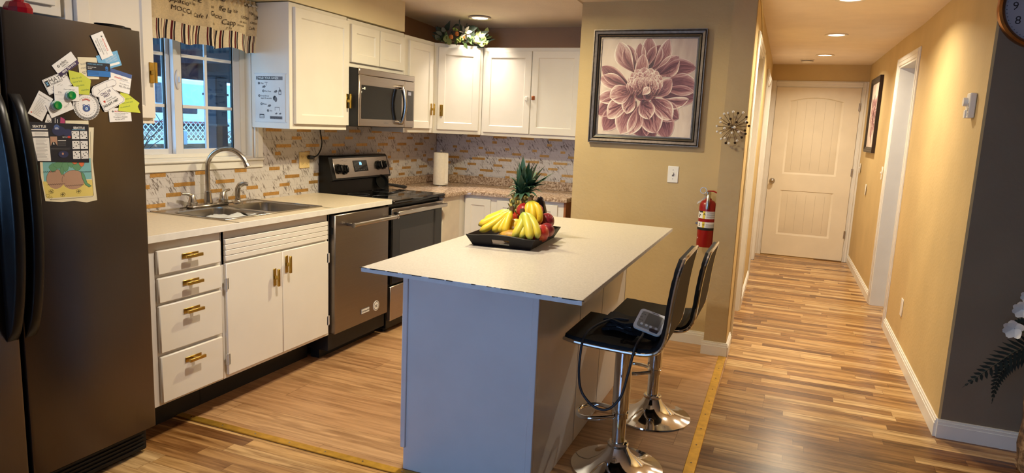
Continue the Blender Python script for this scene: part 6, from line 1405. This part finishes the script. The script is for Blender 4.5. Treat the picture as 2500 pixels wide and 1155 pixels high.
m = MB(); m.tube([(EXX-.034+.020*cos(i*pi/12), EXY-.024, 1.062+.019*sin(i*pi/12)) for i in range(24)], .0018, 6, closed=True); m.cyl((EXX-.016, EXY-.022, 1.055), (EXX+.016, EXY-.020, 1.052), .0022, n=8); m.build('pull_pin', nickel, t)
m = MB(); m.lathe([(.001, 0), (.010, 0), (.010, .006), (.001, .007)], (EXX-.02, EXY-.02, 1.03), 14); m.build('pressure_gauge', nickel, t)
m = MB(); g_ = spline([(EXX-.006, EXY-.03, 1.022), (EXX-.022, EXY-.045, 1.015), (EXX-.045, EXY-.052, .992), (EXX-.062, EXY-.055, .982)], 4); v = []
for p in g_: v += [tuple(p+Vector((-.003, 0, -.008))), tuple(p+Vector((.003, 0, .008)))]
m.add(v, [(i*2, i*2+2, i*2+3, i*2+1) for i in range(len(g_)-1)]); m.build('inspection_tag', paper, t)

# ------------------------------------------------------------------ hall and living-room wall things
m = MB(); pts = [(-.276, 4.56, 2.272), (-.277, 4.75, 2.262), (-.279, 5.0, 2.225), (-.281, 5.22, 2.17), (-.282, 5.30, 2.13), (-.281, 5.22, 2.095), (-.279, 5.02, 2.075), (-.262, 4.95, 2.06)]
m.tube(spline(pts, 8), .0045, 8); tag(m.build('cable', mat('white cable', S(226, 210, 170), .5)), 'thin pale cable looping above the first hall door on the left wall', 'cable')
t = thing('thermostat', (.7865, 3.965, 1.55), 'white dial thermostat on the lamp-lit hall wall near the corner', 'thermostat')
def TH(): return MB().frame((.7865, 3.965, 1.612), (0, -1, 0), UZ)
m = TH(); m.box(-.037, .037, -.060, .060, 0, .028, .004); m.build('case', whitep, t)
m = TH(); m.cyl((-.012, .018, .028), (-.012, .018, .046), .022, .020, n=22); m.box(-.034, .0, -.060, -.02, .026, .034, .002); m.build('dial', whitep, t)
m = TH()
for i in range(3): m.box(.020, .026, -.050+i*.022, -.034+i*.022, .0275, .0287)
m.build('slot', inkg, t, smooth=False)
# second picture in the hall
(a, b), (c, d) = HR[2], HR[3]; Uf = Vector((a-c, b-d, 0)).normalized(); po = Vector((c, d, 0))-Uf*(-.62)
t = thing('framed_picture', tuple(po+Vector((0, 0, 1.30))), 'dark framed floral picture on the right hall wall before the end door', 'picture')
frame_mesh('frame', po+Vector((0, 0, 1.31)), Uf, .72, .755, .055, .032, [mat('dark bronze frame', S(58, 44, 34), .4, .4), pewd], t)
m = MB().frame(po+Vector((0, 0, 1.31)), Uf, UZ); m.box(.05, .67, .05, .705, .002, .014, m=0); LAY[0] = 0; W_, H_ = .72, .755
wp, hp = .67, .705
rr = random.Random(6)
for i in range(26):
    a_ = i*2.4; r_ = .05+.2*(1-i/26); c = (.36+.02*cos(a_), .36+.02*sin(a_)); petal(c, (.36+r_*1.15*cos(a_), .36+r_*1.15*sin(a_)), .05, bend=rr.uniform(-.2, .2), u0=-.1, u1=rr.uniform(.6, 1))
m.build('canvas', [canv, petal_m], t, ang=80)
# clock on the living-room wall, cut by the frame
CKX, CKZ, CR = .968, 2.040, .192
t = thing('wall_clock', (CKX, 3.73, CKZ), 'large round wall clock with a gold rim on the taupe wall', 'clock')
def CK(): return MB().frame((CKX, 3.77, CKZ), UX, UZ)
m = CK(); k = 56; prof = [(CR-.030, .018), (CR-.026, .034), (CR-.014, .044), (CR-.004, .038), (CR, .022), (CR-.002, .0), (CR-.030, .0)]
v = [(r_*cos(2*pi*j/k), r_*sin(2*pi*j/k), n_) for r_, n_ in prof for j in range(k)]; m.add(v, [(i*k+j, ((i+1) % 7)*k+j, ((i+1) % 7)*k+(j+1) % k, i*k+(j+1) % k) for i in range(7) for j in range(k)])
m.build('rim', mat('antique gold rim', S(150, 98, 48), .3, .9, noise=(20, .15)), t)
m = CK(); m.cyl((0, 0, .002), (0, 0, .016), CR-.027, n=48); fc = m.build('face', mat('clock face', S(160, 160, 168), .5, noise=(6, .05)), t)
m = CK()
for i in range(1, 13): a_ = pi/2-i*pi/6; m.text(str(i), (CR-.070)*cos(a_), (CR-.070)*sin(a_)-.018, .036, .0166, align='C', bold=.0)
for i in range(60): a_ = i*pi/30; r0 = CR-.038; m.box(r0*cos(a_)-.0015, r0*cos(a_)+.0015, r0*sin(a_)-.0015, r0*sin(a_)+.0015, .016, .0166)
m.build('numerals', ink, fc, smooth=False)
m = CK()
m.add([(-.006, -.02, .02), (.006, -.02, .02), (.002, .10, .02), (-.002, .10, .02)], [(0, 1, 2, 3)]); m.add([(.0, -.005, .022), (.0, .005, .022), (.085, .032, .022), (.085, .028, .022)], [(0, 1, 2, 3)]); m.cyl((0, 0, .016), (0, 0, .024), .008, n=14); m.build('hand', blackm, t, smooth=False)
# tall vase with fern and white flowers at the right edge
VX, VY = 1.165, 3.53
t = thing('flower_arrangement', (VX, VY, 0), 'tall bark-textured floor vase with dark ferns and white flowers at the right edge', 'plant')
bark, nt, p = new_mat('bark vase'); Lk = nt.links.new; tc = N(nt, 'ShaderNodeTexCoord'); nz = N(nt, 'ShaderNodeTexNoise', i_Scale=22.0, i_Detail=6.0, i_Roughness=.7); Lk(tc.outputs['Object'], nz.inputs['Vector'])
rp = ramp(nt, [(.35, S(52, 40, 34)), (.5, S(120, 92, 66)), (.66, S(196, 164, 126))]); Lk(nz.outputs[0], rp.inputs[0]); Lk(rp.outputs[0], p.inputs['Base Color']); bn = N(nt, 'ShaderNodeBump', i_Strength=.9, i_Distance=.012); Lk(nz.outputs[0], bn.inputs['Height']); Lk(bn.outputs[0], p.inputs['Normal']); p.inputs['Roughness'].default_value = .45
rr = random.Random(12); m = MB(); n = 30; prof = [(.095, 0), (.102, .02), (.105, .12), (.108, .24), (.112, .36), (.118, .46), (.120, .50), (.106, .505), (.100, .46)]; v = []
for r_, z in prof:
    for j in range(n): q = 1+.05*sin(j*3.1+z*17)+.03*sin(j*5.3-z*31); v.append((VX+r_*q*cos(2*pi*j/n), VY+r_*q*sin(2*pi*j/n), z))
f = [(i*n+j, i*n+(j+1) % n, (i+1)*n+(j+1) % n, (i+1)*n+j) for i in range(len(prof)-1) for j in range(n)]; f.append(tuple(range(n))[::-1]); f.append(tuple((len(prof)-1)*n+j for j in range(n))); m.add(v, f); m.build('vase', bark, t, ang=60)
fernm = mat('dark fern green', S(26, 40, 31), .6, noise=(30, .2))
def frond(pts, size):
    m = MB(); P = spline(pts, 6); m.tube(P, [.0032*(1-i/len(P))+.0008 for i in range(len(P))], 5); k = len(P)
    for i in range(2, k-1):
        q = i/(k-1); L_ = size*(sin(pi*min(1, .12+q*.9))**.8)*(1-q*.35); tg = (P[i+1]-P[i-1]).normalized(); sd = tg.cross(Vector((.15, -1, .25))).normalized()
        for sg in (-1, 1):
            d = (sd*sg*.9+tg*.55+Vector((0, 0, -.12))).normalized(); w_ = tg*.0085; b_ = P[i]; e = b_+d*L_; mm = b_+d*L_*.5
            m.add([tuple(b_-w_*.6), tuple(mm-w_), tuple(e), tuple(mm+w_), tuple(b_+w_*.6)], [(0, 1, 2, 3, 4)])
    m.build('fern_frond', fernm, t, smooth=False)
frond([(VX, VY, .50), (1.08, 3.50, .585), (.985, 3.47, .565), (.89, 3.46, .47), (.795, 3.45, .365)], .088)
frond([(VX-.02, VY, .50), (1.05, 3.49, .55), (.965, 3.48, .50), (.925, 3.47, .42), (.915, 3.46, .31)], .058)
frond([(VX, VY, .52), (1.06, 3.50, .66), (.985, 3.49, .68), (.93, 3.48, .65)], .04)
frond([(VX, VY, .5), (1.13, 3.42, .56), (1.11, 3.38, .46), (1.10, 3.36, .33)], .06)
frond([(VX+.02, VY, .5), (1.26, 3.50, .60), (1.36, 3.48, .56), (1.44, 3.46, .42)], .07)
frond([(VX, VY, .5), (1.20, 3.60, .66), (1.26, 3.64, .70), (1.34, 3.66, .62)], .07)
flm = mat('white silk petal', S(226, 224, 218), .6); stg = mat('flower stem green', S(60, 86, 44), .6)
for p0, s_ in (((.955, 3.47, .655), .05), ((.975, 3.475, .742), .045), ((.99, 3.48, .80), .036), ((1.02, 3.48, .88), .045), ((1.05, 3.49, .96), .04), ((1.10, 3.46, .78), .05), ((1.20, 3.48, .90), .05), ((1.25, 3.5, .72), .05), ((1.05, 3.44, .60), .05)):
    c = Vector(p0); m = MB()
    for i in range(6):
        a_ = i*2*pi/6+.4; d = Vector((-.5+.9*cos(a_), -.55, .9*sin(a_))).normalized(); sd = d.cross(Vector((.4, 1, .2))).normalized(); v = []
        for j in range(6):
            q = j/5; w_ = s_*.42*sin(pi*(.12+.8*q))
            for e in (-1, 0, 1): v.append(tuple(c+d*s_*q+sd*e*w_+Vector((-.3, -.6, .1))*.10*s_*q*q*(1+abs(e))))
        m.add(v, [(j*3+k_, j*3+k_+1, j*3+k_+4, j*3+k_+3) for j in range(5) for k_ in (0, 1)])
    fl = m.build('flower', flm, t)
    m = MB(); m.tube(spline([(VX-.01, VY, .50), ((VX+c.x)/2, VY-.02, (.5+c.z)/2+.03), tuple(c)], 5), .0025, 5); m.build('flower_stem', stg, t)
for p1 in ((.97, 3.47, .72), (1.03, 3.46, .80), (1.22, 3.46, .84)):
    blade(t, bez((VX, VY, .5), (VX-.04, VY-.03, .66), p1, 8), .016, stg, 'long_leaf')
